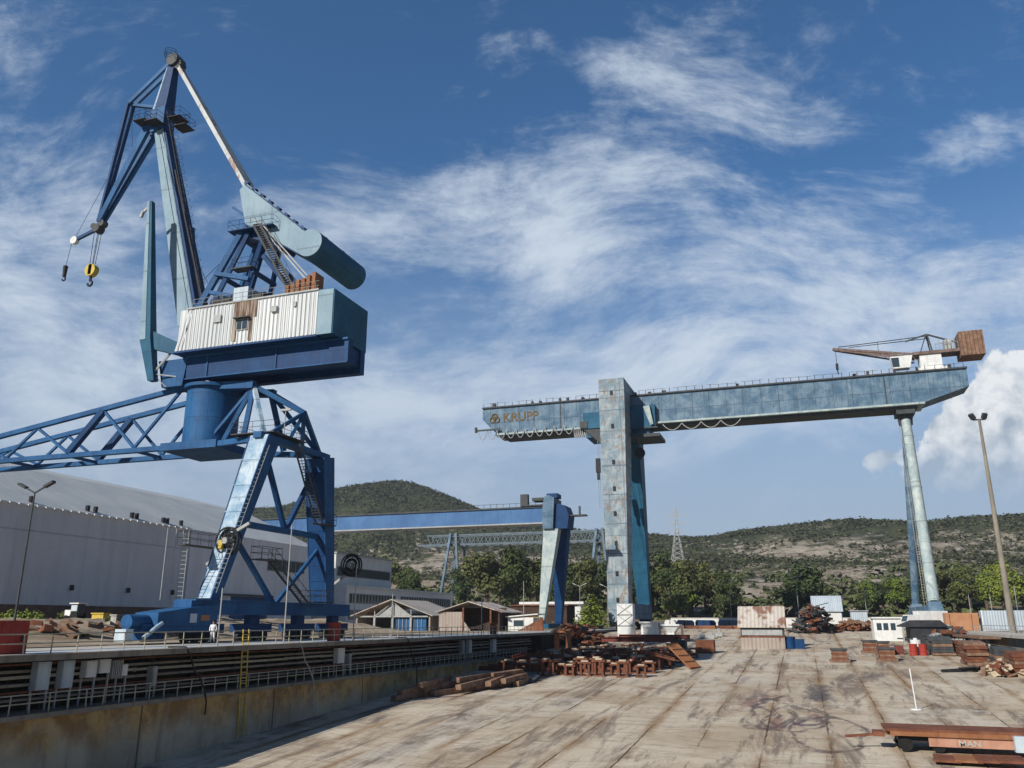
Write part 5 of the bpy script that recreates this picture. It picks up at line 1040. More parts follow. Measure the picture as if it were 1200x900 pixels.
# blue crew bins / low walls in the middle distance
t = thing('low_wall', 'long low white concrete wall along the head of the yard', 'wall', (-20, 259, 0)); obj('wall', MB().box(-38, 26, 259, 259.4, 0, 2.6), PLASTER, t); obj('coping', MB().box(-38, 26, 258.9, 259.5, 2.6, 2.75), DECKC, t)
for i, (x, w_, m_, lab) in enumerate(((-35.5, 3.0, WHITE, 'white container end at the left of the tarpaulin row'), (-31.5, 4.4, TARP_SHADE, 'grey-blue tarpaulin covered pile next to the white container end'), (-26.0, 5.2, BLUEDK, 'dark blue covered pile in the middle of the tarpaulin row'), (-19.5, 6.0, TARP_SHADE, 'long blue tarpaulin covered pile right of the dark one'))):
    t = thing('covered_pile', lab, 'pile', (x, 240, 0)); obj('cover', MB().prism([(x - w_ / 2, 0), (x + w_ / 2, 0), (x + w_ / 2, 1.4), (x + w_ / 2 - .5, 2.0), (x - w_ / 2 + .4, 2.1), (x - w_ / 2, 1.5)], 240, 244), m_, t); obj('strap', MB().box(x - .1, x + .1, 239.97, 240, 0, 1.9), DARK, t)

# ------------------------------------------------------------------ stock on the slipway
random.seed(11)
def ibeam_mb(L_, h=.5, w=.35, t_=.05):
    return MB().box(-L_ / 2, L_ / 2, -w / 2, w / 2, 0, t_).box(-L_ / 2, L_ / 2, -w / 2, w / 2, h - t_, h).box(-L_ / 2, L_ / 2, -t_ / 2, t_ / 2, t_, h - t_)
# keel block trestles
T0 = thing('keel_trestle', 'x', 'trestle', (0, 0, 0))
pieces('post', MB().box(-.85, -.5, -.45, .45, 0, 1.7), RUST, T0); pieces('post', MB().box(.5, .85, -.45, .45, 0, 1.7), RUST, T0)
obj('cross_plate', MB().box(-.5, .5, -.08, .08, .5, .95).box(-1.05, 1.05, -.5, .5, 0.0, .16), RUST, T0); obj('cap', MB().box(-1.15, 1.15, -.55, .55, 1.7, 1.95), RUST, T0)
obj('packing', MB().box(-.6, .6, -.4, .4, 1.95, 2.15), PALET, T0)
cnt = 0
for r_ in range(8):
    for c_ in range(11):
        y = 104.5 + 3.7 * r_ + random.uniform(-.9, .9); x = -36.0 + 1.66 * c_ + .45 * r_ + random.uniform(-.3, .3)
        lab = f"rusty steel keel trestle, {ORD[c_]} from the left in the {ORD[r_]} row from the front"
        if cnt == 0: T0.location = (x, y, fz(y)); T0.scale = (.75, 1, .85); T0['label'] = lab; T0['group'] = 'rusty keel trestles on the slipway'
        else: dup(T0, (x, y, fz(y)), R(random.uniform(-9, 9)), lab, (random.uniform(.66, .8), 1, random.uniform(.62, .98)))
        cnt += 1
# red beams lying over the trestles and beside them
IB = ibeam_mb(11, .7, .55, .08)
for i, (x, y, z, rz, lab) in enumerate(((-24.5, 131.5, 2.1, .08, 'red oxide steel beam lying on the trestles, front one of three'), (-24.0, 133.2, 2.1, -.03, 'red oxide steel beam lying on the trestles, middle one of three'), (-22.5, 134.8, 2.3, .05, 'red oxide steel beam lying on the trestles, rear one of three'))):
    o = tag(obj('steel_beam', IB, RUSTRED, None), lab, 'beam', 'red beams on the trestles'); o.location = (x, y, fz(y) + z); o.rotation_euler = (0, 0, rz)
IB2 = ibeam_mb(8, .55, .45, .07)
for i in range(6):
    o = tag(obj('steel_beam', IB2, RUST if i % 2 else RUSTRED, None), f'rusty steel beam on the slipway floor left of the trestles, {ORD[i]} from the front', 'beam', 'rusty beams beside the wall')
    y = 108 + 2.6 * i; o.location = (-37.6 + .4 * i, y, fz(y) + .02 + (.0 if i < 3 else .6)); o.rotation_euler = (0, 0, R(random.uniform(-8, 8)))
tag(obj('box_frame', MB().box(-37.6, -35.4, 131, 133, -3.5, -3.2).box(-37.6, -37.3, 131, 133, -3.2, .0).box(-35.7, -35.4, 131, 133, -3.2, .0).box(-37.6, -35.4, 131, 133, .0, .3), RUSTOR, None, loc=(-36.5, 132, -3.4)), 'tall rusty box frame standing by the far end of the wall', 'frame')
IB3 = [ibeam_mb(q, .38, .3, .06) for q in (2.4, 3.4, 4.6)]
for i in range(16):
    x = -35 + 1.15 * i + random.uniform(-.5, .5); y = 105 + random.uniform(0, 12); o = tag(obj('steel_beam', IB3[i % 3], RUST if i % 3 else RUSTRED, None), f'short rusty steel section lying across the trestles, {ORD[i]} from the left', 'beam', 'loose sections on the trestles')
    o.location = (x, y, fz(y) + random.choice((1.75, 1.95, 1.6, 1.4))); o.rotation_euler = (R(random.uniform(-14, 14)), R(random.uniform(-22, 22)), R(random.uniform(0, 180)))
# leaning grating
def lean(lab, c_, size, rz, ry, m_):
    t = thing('leaning_ramp', lab, 'ramp', c_); s_ = size
    M = Matrix.Translation(c_) @ Matrix.Rotation(rz, 4, 'Z') @ Matrix.Rotation(ry, 4, 'Y'); mb = MB()
    for i in range(9): y = -s_[1] / 2 + s_[1] * i / 8; mb.bar(M @ Vector((-s_[0] / 2, y, 0)), M @ Vector((s_[0] / 2, y, 0)), .14, .2)
    for i in range(5): x = -s_[0] / 2 + s_[0] * i / 4; mb.bar(M @ Vector((x, -s_[1] / 2, .02)), M @ Vector((x, s_[1] / 2, .02)), .16, .24)
    obj('grating', mb, m_, t); 
    pr = MB().bar(M @ Vector((-s_[0] / 2, 0, 0)), M @ Vector((-s_[0] / 2, 0, 0)) + Vector((-2.8, -.5, -2.6)), .22, .22); obj('prop', pr, PALET, t)
lean('rusty slatted steel ramp leaning at the right end of the trestles', (-15.6, 116, fz(116) + 1.5), (4.4, 3.0, .2), R(-20), R(42), RUSTOR)
tag(obj('steel_crate', MB().box(-16.6, -13.8, 138, 140.4, fz(138) - .1, fz(138) + 2.0).box(-16.7, -13.7, 137.9, 138, fz(138) + .6, fz(138) + .8), RUST, None, loc=(-15, 139, fz(139))), 'brown steel crate standing alone right of the trestles', 'crate')
tag(obj('steel_crate', MB().box(-19.6, -17.4, 132, 134.4, fz(132) - .1, fz(132) + 2.4).box(-19.7, -17.3, 131.9, 132, fz(132) + 1.0, fz(132) + 1.2), DKSTEEL, None, loc=(-18, 133, fz(133))), 'dark steel crate behind the leaning ramp', 'crate')
# timber baulks
for i in range(18):
    a = i / 17; L_ = random.uniform(4.2, 7.0); x = -38.6 + 7.2 * a + random.uniform(-.4, .4); y = 82.0 + 12.0 * a + random.uniform(-1.5, 1.5)
    mb = MB().box(-.34, .34, -L_ / 2, L_ / 2, 0, .52)
    o = tag(obj('timber_baulk', mb, TIMB, None), f'rust brown timber baulk in the heap by the wall, {ORD[i] if i < 16 else ("seventeenth" if i == 16 else "eighteenth")} from the near end', 'timber', 'heap of timber baulks')
    o.location = (x, y, fz(y) + .06 + (0, .52, 0, 1.0, .52, 0)[i % 6]); o.rotation_euler = (R(2.7) + R(random.uniform(0, 5) if i % 3 == 1 else 0), R(random.uniform(-6, 6)), R(random.uniform(-32, 8)))
for i, (x, y, sx, sy, rx, lab) in enumerate(((-35.6, 99.5, 4.4, 3.2, 2.7, 'dark steel plate lying flat beside the timber heap'), (-31.6, 97.6, 2.6, 3.4, 9, 'tilted grey steel plate in front of the rusty trestles'), (-32.8, 101.2, 3.6, 2.6, 5, 'black steel plate propped against the trestles'))):
    o = tag(obj('steel_plate', MB().box(-sx / 2, sx / 2, -sy / 2, sy / 2, 0, .14), DKSTEEL, None), lab, 'plate'); o.location = (x, y, fz(y) + .16 + .12 * i); o.rotation_euler = (R(rx), R(3 * i), R(12 * i - 10))
# lone blocks
def block(x, y, w_, d_, h_, lab):
    z = fz(y); t = thing('keel_block', lab, 'block', (x, y, z))
    obj('base', MB().box(x - w_ / 2 - .3, x + w_ / 2 + .3, y - d_ / 2 - .2, y + d_ / 2 + .2, z - .1, z + .3), TIMB, t); lay = MB()
    for q in range(4): a_ = .06 * (q % 2); lay.box(x - w_ / 2 + a_, x + w_ / 2 - a_, y - d_ / 2 + a_, y + d_ / 2 - a_, z + .3 + q * (h_ - .3) / 4 + .015, z + .3 + (q + 1) * (h_ - .3) / 4, q % 2)
    obj('body', lay, [RUST, TIMB], t); obj('cap', MB().box(x - w_ / 2 - .1, x + w_ / 2 + .1, y - d_ / 2 - .1, y + d_ / 2 + .1, z + h_, z + h_ + .25), DKSTEEL, t)
block(4.0, 127.5, 2.0, 2.2, 1.5, 'rusty keel block standing alone on the open slipway floor'); block(10.2, 130, 2.0, 2.2, 1.5, 'rusty keel block on the slipway floor beside the red drums'); block(9.0, 143, 2.0, 2.0, 1.6, 'dark keel block behind the one beside the drums'); block(10.5, 138, 1.6, 1.8, 1.8, 'dark keel block in front of the white cabin')
drum(14.6, 139, fz(139), .55, 1.6, REDP, 'red drum on the slipway floor, left of a pair'); drum(15.9, 139.1, fz(139), .55, 1.6, REDP, 'red drum on the slipway floor, right of a pair')
tag(obj('plastic_tank', MB().tube((15.2, 140.6, fz(140)), (15.2, 140.6, fz(140) + 2.1), .8, .75, 16).tube((15.2, 140.6, fz(140) + 2.1), (15.2, 140.6, fz(140) + 2.35), .3, .3, 10), WHITE, None, True, loc=(15.2, 140.6, fz(140))), 'white plastic tank behind the red drums', 'tank')
tag(obj('welding_set', MB().box(12.2, 13.4, 140, 141, fz(140), fz(140) + 1.3).box(12.3, 13.3, 139.9, 140, fz(140) + .3, fz(140) + .9).tube((12.5, 140.2, fz(140) + .2), (12.5, 140.8, fz(140) + .2), .25, n=10), RUSTRED, None, loc=(12.8, 140.5, fz(140))), 'small rusty welding set left of the red drums', 'machine')
# slab stacks along the right wall
SB_ = []
stacks = ((18.4, 140.5, 6, DKSTEEL, 2.8, 'set beside the white truck'), (21.6, 138.6, 5, RUST, 3.0, 'set right of the first stack'), (20.4, 126.0, 7, RUST, 2.6, 'at the corner of the open floor'), (23.0, 122.0, 6, DKSTEEL, 2.6, 'with dark slabs by the pole'), (23.4, 115.0, 6, RUST, 2.6, 'nearest the camera on the right'))
for si, (x, y, nn, m_, w_, where) in enumerate(stacks):
    for q in range(nn):
        ww = w_ + random.uniform(-.3, .3); o = tag(obj('steel_slab', MB().box(-ww / 2, ww / 2, -2.2, 2.2, 0, .36), m_ if q % 3 else TIMB, None), f"steel slab in the stack {where}, {ORD[q]} from the bottom", 'slab', 'steel slabs stacked along the right wall')
        o.location = (x + random.uniform(-.15, .15), y + random.uniform(-.2, .2), fz(y) + .1 + .40 * q); o.rotation_euler = (R(2.7), 0, R(random.uniform(-4, 4)))
t = thing('work_staging', 'timber work staging deck on pale trestle legs at the right edge', 'staging', (25, 128, -2))
obj('deck', MB().box(21.6, 24.1, 128, 150, -.55, -.25), TIMB, t)
lgm = MB()
for y in (129, 135, 141, 147): lgm.bar((21.9, y, -.55), (21.4, y, fz(y)), .25, .25).bar((22.6, y, -.55), (23.2, y, fz(y)), .25, .25)
pieces('leg', lgm, GREY, t)
tag(obj('steel_angle', MB().bar((15.0, 116.0, fz(116) + .15), (22.5, 118, fz(118) + .5), .5, .35).bar((17, 116.3, fz(116) + .5), (22.5, 117.4, fz(118) + .8), .7, .12), DARK, None, loc=(18, 117, fz(117))), 'long black steel section lying in front of the slab stacks', 'beam')
# scrap heaps
def heap(lab, x0, x1, y0, y1, n_, hgt, mats_, seed, zfun):
    random.seed(seed); mb = MB()
    for i in range(n_):
        x = random.triangular(x0, x1); y = random.uniform(y0, y1); k_ = 1 - abs((x - (x0 + x1) / 2) / ((x1 - x0) / 2)) ** 1.6
        z = zfun(y) + random.uniform(0, hgt) * k_ + .2
        mb.rbox((x, y, z), (random.uniform(.6, 3.0), random.uniform(.2, 1.2), random.uniform(.1, .6)), random.uniform(0, 6.28), random.uniform(-.6, .6), random.uniform(-.5, .5), random.randrange(len(mats_)))
        if i % 4 == 0:
            a = random.uniform(0, 6.28); L_ = random.uniform(1.2, 3.4); mb.tube((x, y, z + .2), (x + math.cos(a) * L_, y + math.sin(a) * L_, z + random.uniform(-.4, .9)), random.uniform(.05, .16), n=7, mi=random.randrange(len(mats_)))
    o = struct('scrap_heap', mb, mats_, 'stuff'); return tag(o, lab, 'scrap')
heap('dark heap of tangled scrap steel right of the rusty shack', -3.5, 7, 186, 198, 150, 5.6, [DARK, DKSTEEL, RUST], 5, lambda y: -1.0)
heap('rusty brown scrap ridge at the head of the slipway', 2, 18, 196, 203, 110, 1.8, [RUST, TIMB, RUSTOR], 6, lambda y: -.4)
heap('dark rusty scrap bank behind the end of the quay wall', -45, -34, 146, 158, 150, 3.6, [RUST, DARK, RUST], 8, lambda y: -2.6)
heap('broken rusty offcuts in front of the right slab stacks', 18.5, 24, 112, 118, 60, 1.0, [TIMB, RUST, PALET], 9, lambda y: fz(y))
heap('brown rubble strip on the dirt bank before the hall', -84, -58, 58, 82, 230, .25, [TIMB, BRICK, RUST, COPEC], 10, lambda y: .7)
heap('jumbled rusty steel on the quay under the round gantry legs', 17.5, 28, 152, 172, 120, 2.6, [RUST, DKSTEEL, GREY], 12, lambda y: -2.2)
for i in range(7):
    x = -33 + 3.7 * i; o = tag(obj('rail_bundle', MB().box(-1.9, 1.9, -.9, .9, 0, .35).box(-1.8, 1.8, -.7, .7, .4, .75).box(-1.5, -1.2, -1, 1, .35, .4), (RUSTOR if i % 2 else RUST), None), f'rusty bundle of steel at the slipway head, {ORD[i]} from the left', 'bundle', 'steel bundles at the slipway head')
    o.location = (x, 208 + (i % 3), .0 - .02); o.rotation_euler = (0, 0, R(random.uniform(-6, 6)))
for i, (x, y) in enumerate(((-19.5, 172), (-17.5, 171), (-16.6, 178))):
    o = tag(obj('concrete_block', MB().box(-.7, .7, -.5, .5, 0, .7).box(-.3, .3, -.3, .3, .7, 1.1 + .2 * i), GREY, None), ['small grey concrete block left of the rusty shack, nearest the white huts', 'grey concrete block left of the rusty shack, in the middle', 'grey concrete block furthest back left of the rusty shack'][i], 'block'); o.location = (x, y, fz(y) + .02)
tag(obj('water_barrel', MB().tube((-2.6, 149, fz(149)), (-2.6, 149, fz(149) + 1.9), .8, .8, 16).box(-1.9, -.4, 148.6, 150.4, fz(149), fz(149) + 1.5), BLUEDK, None, True, loc=(-2, 149, fz(149))), 'dark blue tank and crate against the right side of the rusty shack', 'tank')

# flat wagon in the right foreground
wy = 66.0; wz = fz(wy)
t = thing('flat_wagon', 'long rusty flat wagon with black bogie wheels in the right foreground', 'wagon', (10, wy, wz))
obj('deck', MB().box(4.4, 19, wy - 1.6, wy + 1.6, wz + 1.25, wz + 1.42), RUST, t); sd = obj('side_beam', MB().box(4.7, 19, wy - 1.63, wy - 1.5, wz + .98, wz + 1.25).box(4.7, 19, wy + 1.5, wy + 1.63, wz + .98, wz + 1.25).box(4.5, 19, wy - .5, wy + .5, wz + .9, wz + 1.2), RUSTOR, t)
obj('side_panel', MB().box(7.0, 18.5, wy - 1.50, wy - 1.40, wz + .38, wz + .97), SALMON, t)
lettering('MAN', .52, (8.75, wy - 1.53, wz + .46), (R(90), 0, 0), DECKC, t, 1.15)
obj('drawbar', MB().bar((4.4, wy - .4, wz + .95), (1.9, wy - 1.0, wz + .75), .16, .16).box(3.7, 4.4, wy - .9, wy + .5, wz + .8, wz + 1.1), RUST, t)
bgk = obj('bogie_frame', MB().box(5.2, 8.1, wy - 1.2, wy + 1.2, wz + .55, wz + .9), DARK, t)
for dx in (5.6, 7.6):
    for dy in (-1.35, 1.05): obj('wheel', MB().tube((dx, wy + dy, wz + .45), (dx, wy + dy + .3, wz + .45), .45, n=18), BLACK, bgk, True)
obj('cabinet', MB().box(11.9, 12.5, wy - 2.1, wy - 1.64, wz + .3, wz + 1.25).box(12.7, 13.2, wy - 2.1, wy - 1.64, wz + .3, wz + 1.2), CABB, t)
for i in range(4):
    q = tag(obj('steel_plate', MB().box(-.75, .75, -1.0, 1.0, 0, .12), RUST if i != 1 else RUSTOR, None), f'rusty steel plate under the flat wagon, {ORD[i]} from the left', 'plate', 'plates under the wagon'); q.location = (7.6 + 1.15 * i, 61.8 - .1 * i, fz(61.8) + .2 + .05 * i); q.rotation_euler = (R(2.7), 0, R(-6 + 2 * i))
tag(obj('marker_pole', MB().tube((8.5, 84.2, fz(84.2)), (8.35, 84.2, fz(84.2) + 3.4), .06, n=6).tube((8.5, 84.2, fz(84.2)), (8.5, 84.2, fz(84.2) + .1), .5, n=12), WHITE, None, True, loc=(8.5, 84.2, fz(84.2))), 'thin white marker pole standing on the slipway floor', 'pole')

# ------------------------------------------------------------------ lamp posts, masts, pylon
t = thing('light_mast', 'tall tapering concrete floodlight mast on the right quay', 'mast', (29.3, 146.4, 0))
obj('shaft', MB().tube((29.3, 146.4, 0), (29.3, 146.4, 32.8), .5, .2, 14), COPEC, t, True)
obj('head_frame', MB().bar((28.4, 146.4, 32.8), (30.2, 146.4, 32.8), .25, .2), DKSTEEL, t)
obj('floodlight', MB().bar((28.5, 146.2, 32.9), (28.0, 145.7, 33.6), .7, .5).bar((29.9, 146.2, 32.9), (30.1, 145.7, 33.6), .7, .5), DKSTEEL, t)
def lamp(x, y, h, lab, arms=2, r=.1, m_=GREY, z=0.0, grp=None):
    t = thing('lamp_post', lab, 'lamp post', (x, y, z), grp)
    obj('pole', MB().tube((x, y, z), (x, y, z + h), r, r * .6, 8), m_, t, True)
    for s_ in ((-1, 1) if arms == 2 else (1,)): obj('lamp_head', MB().bar((x, y, z + h - .1), (x + s_ * 1.3, y, z + h + .5), .12, .12).bar((x + s_ * 1.1, y, z + h + .42), (x + s_ * 2.1, y, z + h + .85), .42, .22), m_, t)
    return t
lamp(-66.3, 58.0, 13.2, 'dark lamp post with a double arm in front of the hall at the left edge', 2, .11, DKSTEEL)
for i, (x, y, h, lab) in enumerate(((43.0, 262, 12, 'double lamp post left of the tall mast among the trees'), (48.2, 262, 14, 'double lamp post just left of the tall mast'), (53.5, 258, 13, 'lamp post behind the tall mast among the trees'), (-61, 240, 11.5, 'double lamp post behind the blue gantry leg'), (-52, 236, 11, 'double lamp post right of the light green tree'), (-20.5, 262, 13, 'lamp post left of the rusty shack in the background'), (16.8, 264, 12, 'lamp post right of the small grey hut'), (-1.5, 262, 14, 'lamp post directly behind the rusty shack'))): lamp(x, y, h, lab, 2)
for i, (y, h, lab) in enumerate(((55.4, 4.2, 'short thin pole on the quay rim left of the yellow ladder'), (64.2, 10.0, 'tall thin pole on the quay rim in front of the crane legs'), (76.2, 7.3, 'thin pole on the quay rim right of the red drum'), (84.5, 4.6, 'thin pole on the quay rim in front of the open shed'), (112, 5.6, 'thin pole on the quay rim in front of the dark shed'), (131, 8.0, 'thin pole at the far end of the quay rim'))):
    t = thing('thin_pole', lab, 'pole', (-42.6, y, -.155)); obj('shaft', MB().tube((-42.6, y, -.155), (-42.6, y, h), .06, .05, 7), GREY, t, True); obj('base_plate', MB().box(-42.8, -42.4, y - .2, y + .2, -.155, -.1), DKSTEEL, t)
py, px = 520.0, -70.0; pz = hz(px, py)
t = thing('power_pylon', 'grey lattice power pylon standing on the hillside', 'pylon', (px, py, pz)); H_ = 41.0; mb = MB()
for sx in (-1, 1):
    for sy in (-1, 1): mb.bar((px + sx * 5, py + sy * 5, pz - 2), (px + sx * 1.0, py + sy * 1.0, pz + 26), .32, .32).bar((px + sx * 1.0, py + sy * 1.0, pz + 26), (px + sx * .3, py + sy * .3, pz + H_), .28, .28)
for i in range(9):
    a = i / 9; b2 = (i + 1) / 9; wa = 5 - 4 * a; wb_ = 5 - 4 * b2
    for sy in (-1, 1): mb.bar((px - wa, py + sy * wa, pz + 26 * a), (px + wb_, py + sy * wb_, pz + 26 * b2), .2, .2).bar((px + wa, py + sy * wa, pz + 26 * a), (px - wb_, py + sy * wb_, pz + 26 * b2), .2, .2)
obj('lattice', mb, GREY, t)
ca = MB()
for z in (26, 31, 36): ca.bar((px - 5.5, py, pz + z), (px + 5.5, py, pz + z), .3, .3).bar((px - 5.5, py, pz + z), (px, py, pz + z + 2), .2, .2).bar((px + 5.5, py, pz + z), (px, py, pz + z + 2), .2, .2)
obj('cross_arm', ca, GREY, t)

# ------------------------------------------------------------------ person in white overalls on the quay
def person(lab, loc, rz):
    J_ = {'pel': (0, 0, .95), 'chest': (0, 0, 1.25), 'neck': (0, 0, 1.50), 'head': (0, .02, 1.62), 'top': (0, .02, 1.73),
          'hl': (.10, 0, .90), 'kl': (.13, .02, .49), 'al': (.14, -.02, .09), 'tl': (.15, .14, .04), 'hr': (-.10, 0, .90), 'kr': (-.12, .0, .49), 'ar': (-.14, -.03, .09), 'tr': (-.16, .13, .04),
          'sl': (.19, 0, 1.42), 'el': (.27, -.04, 1.15), 'wl': (.22, .12, .95), 'fl': (.20, .18, .90), 'sr': (-.19, 0, 1.42), 'er': (-.27, -.04, 1.15), 'wr': (-.24, .06, .92), 'fr': (-.24, .10, .84)}
    rad = {'pel': .155, 'chest': .17, 'neck': .065, 'head': .105, 'top': .07, 'hl': .105, 'kl': .075, 'al': .055, 'tl': .05, 'hr': .105, 'kr': .075, 'ar': .055, 'tr': .05, 'sl': .075, 'el': .055, 'wl': .04, 'fl': .045, 'sr': .075, 'er': .055, 'wr': .04, 'fr': .045}
    E_ = [('pel', 'chest'), ('chest', 'neck'), ('neck', 'head'), ('head', 'top'), ('pel', 'hl'), ('hl', 'kl'), ('kl', 'al'), ('al', 'tl'), ('pel', 'hr'), ('hr', 'kr'), ('kr', 'ar'), ('ar', 'tr'), ('chest', 'sl'), ('sl', 'el'), ('el', 'wl'), ('wl', 'fl'), ('chest', 'sr'), ('sr', 'er'), ('er', 'wr'), ('wr', 'fr')]
    ks = list(J_); me = bpy.data.meshes.new('body'); me.from_pydata([J_[q] for q in ks], [(ks.index(a), ks.index(b)) for a, b in E_], [])
    o = bpy.data.objects.new('body', me); COL.objects.link(o); sk = o.modifiers.new('skin', 'SKIN'); ss = o.modifiers.new('sub', 'SUBSURF'); ss.levels = 2; ss.render_levels = 2
    for i, q in enumerate(ks): v = me.skin_vertices[0].data[i]; v.radius = (rad[q], rad[q]); v.use_root = (q == 'pel')
    bpy.context.view_layer.update()
    m2 = bpy.data.meshes.new_from_object(o.evaluated_get(bpy.context.evaluated_depsgraph_get())); bpy.data.objects.remove(o); m2.name = 'person'
    SK = paint('skin', (.30, .17, .11), (.34, .2, .13), 0, 3, .6, 0); HR = paint('dark hair', (.02, .015, .01), (.03, .02, .015), 0, 3, .7, 0); CLO = paint('white overalls', (.72, .72, .72), (.80, .80, .80), 0, 2, .9, .1)
    m2.materials.clear(); [m2.materials.append(q) for q in (CLO, SK, BLACK)]
    for p in m2.polygons:
        z = p.center.z; p.material_index = 1 if (z > 1.49 or (abs(p.center.x) > .15 and .8 < z < .97 and p.center.y > .05)) else (2 if z < .1 else 0); p.use_smooth = True
    t = bpy.data.objects.new('person', m2); COL.objects.link(t); t.location = loc; t.rotation_euler = (0, 0, rz); tag(t, lab, 'person')
    h = MB(); 
    for i in range(60):
        a = random.uniform(0, 6.28); e_ = random.uniform(.1, 1.5); d = Vector((math.cos(a) * math.cos(e_), math.sin(a) * math.cos(e_) - .25, math.sin(e_))); h.rbox(Vector((0, .0, 1.66)) + d * .105, (.07, .06, .04), a, e_)
    hh = bpy.data.objects.new('hair', h.mesh('hair', HR)); COL.objects.link(hh); hh.parent = t
person('person in white overalls standing on the quay before the crane', (-45.3, 58.2, 0.004), R(-160))

# ------------------------------------------------------------------ vegetation
def leafcloud(blobs, n_, size, seed):
    rnd = random.Random(seed); mb = MB(); vols = [b_[3] ** 2 for b_ in blobs]
    for i in range(n_):
        bx, by, bz, br_ = rnd.choices(blobs, vols)[0]
        while True:
            d = Vector((rnd.gauss(0, 1), rnd.gauss(0, 1), rnd.gauss(0, 1)))
            if d.length > .01: break
        d.normalize(); rr = br_ * (rnd.random() ** .35) * rnd.uniform(.75, 1.1)
        c_ = Vector((bx, by, bz)) + Vector((d.x, d.y, d.z * .8)) * rr
        s_ = size * rnd.uniform(.6, 1.4); nrm = (d + Vector((rnd.uniform(-.8, .8), rnd.uniform(-.8, .8), rnd.uniform(-.4, .9)))).normalized()
        u = nrm.cross(Vector((rnd.uniform(-1, 1), rnd.uniform(-1, 1), rnd.uniform(-1, 1)))).normalized(); v_ = nrm.cross(u)
        mb.add([c_ - u * s_ * .5, c_ - v_ * s_ * .34, c_ + u * s_ * .5, c_ + v_ * s_ * .34 + nrm * s_ * .15], [(0, 1, 2, 3)])
    return mb
def raw(name, mb, m_, parent):
    me = bpy.data.meshes.new(name); me.from_pydata(mb.v, [], mb.f); me.materials.append(m_)
    o = bpy.data.objects.new(name, me); COL.objects.link(o); o.parent = parent; return o
def make_tree(kind, seed):
    """unit tree about 10 m high at the origin"""
    rnd = random.Random(seed); t = thing(kind, '', 'tree', (0, 0, 0)); bl_ = []
    if kind == 'conifer_tree':
        for i in range(9):
            z = 1.4 + i * .98; r_ = 3.0 * (1 - i / 9.6)
            for q in range(5): a = q * 1.257 + i; bl_.append((math.cos(a) * r_ * .55, math.sin(a) * r_ * .55, z + rnd.uniform(-.3, .3), r_ * .55 + .15))
        tr_ = MB().tube((0, 0, 0), (0, 0, 9.5), .25, .05, 8); mt_ = LEAFB; n_ = 1700
    else:
        hgt = 10
        for i in range(11):
            a = rnd.uniform(0, 6.28); q = rnd.uniform(0, 2.7); z = rnd.uniform(3.2, 8.6); bl_.append((math.cos(a) * q, math.sin(a) * q, z, rnd.uniform(1.1, 2.1) * (1.15 - abs(z - 6) / 9)))
        tr_ = MB().tube((0, 0, 0), (.15, .1, 4.5), .32, .2, 8)
        for i in range(5): bx, by, bz, _ = bl_[i]; tr_.tube((.15, .1, 3.2 + i * .25), (bx, by, bz), .14, .05, 6)
        mt_ = {0: LEAFD, 1: LEAFM, 2: LEAFB}[seed % 3]; n_ = 2600
    obj('trunk', tr_, BARK, t, True); raw('crown', leafcloud(bl_, n_, .48, seed), mt_, t); return t
protos = [make_tree('leafy_tree', 30 + i) for i in range(9)]; used = set()
# (x, y, height, prototype, label)
rows = []
LB = [('behind the white office roof', -165, -98, 285, 325, 9), ('behind the sheds and the truss gantry legs', -100, -66, 285, 320, 9), ('between the two pale gantry legs', -66, -43, 285, 315, 6), ('left of the lone pylon below the hill', -42, -26, 285, 305, 5)]
rnd = random.Random(5)
for where, xa, xb_, ya, yb, nn in LB:
    for i in range(nn):
        x = xa + (xb_ - xa) * (i + .5) / nn + rnd.uniform(-2, 2); y = rnd.uniform(ya, yb); h = rnd.uniform(15, 27) if xb_ < -55 else rnd.uniform(11, 24)
        rows.append((x, y, h, rnd.choice((0, 1, 3, 4, 6, 7)), f"{rnd.choice(('bushy', 'broad', 'tall', 'loose'))} olive green tree {where}, {ORD[i]} from the left"))
rows += [(-2.2, 284, 19, 3, 'big dark spreading tree behind the dark scrap heap'), (2.6, 290, 15.5, 0, 'dark tree just right of the big spreading one'), (-42, 286, 18, 6, 'dark tall tree right of the big gantry back leg'), (-37.5, 284, 12, 2, 'bright low tree right of the big gantry back leg'), (-22, 292, 11, 3, 'dark shrubby tree left of the dry field'), (-25, 288, 13, 0, 'dark narrow tree left of the lamp post by the field')]
for i, (x, h, pr) in enumerate(((16, 9, 3), (19.5, 10.5, 2), (22.5, 9.5, 3), (26.5, 11, 2), (30, 10, 6), (33.5, 13, 0), (37, 14.5, 4), (41, 14, 3), (45, 15, 1), (49, 13.5, 5), (53, 16, 2), (57.5, 15, 8), (62, 15, 0), (66.5, 13, 2), (71, 14, 3), (76, 14, 5))):
    rows.append((x * 1.09, 286 + (i * 37 % 19), h * 1.08, pr, f"{('dark', 'bright', 'dark')[0 if pr % 3 == 0 else 1]} green tree in the row behind the right quay, {ORD[i]} from the left"))
for i, (x, y, h, pr, lab) in enumerate(rows):
    P = protos[pr]; k_ = h / 10; loc = (x, y, hz(x, y) - .2); rz = rnd.uniform(0, 6.28); sc = (k_ * rnd.uniform(.72, 1.35), k_ * rnd.uniform(.72, 1.35), k_)
    if pr not in used: P.location = loc; P.rotation_euler = (0, 0, rz); P.scale = sc; P['label'] = lab; P['group'] = 'trees beyond the yard'; used.add(pr)
    else: dup(P, loc, rz, lab, sc, 'trees beyond the yard')
for i, P in enumerate(protos):
    if i not in used:
        for c_ in list(P.children): bpy.data.objects.remove(c_)
        bpy.data.objects.remove(P)
ct = make_tree('conifer_tree', 77); ct.location = (-45.6, 190, 0); ct.scale = (1.45, 1.45, .80); ct['label'] = 'bright green bushy conifer standing between the two gantry legs'
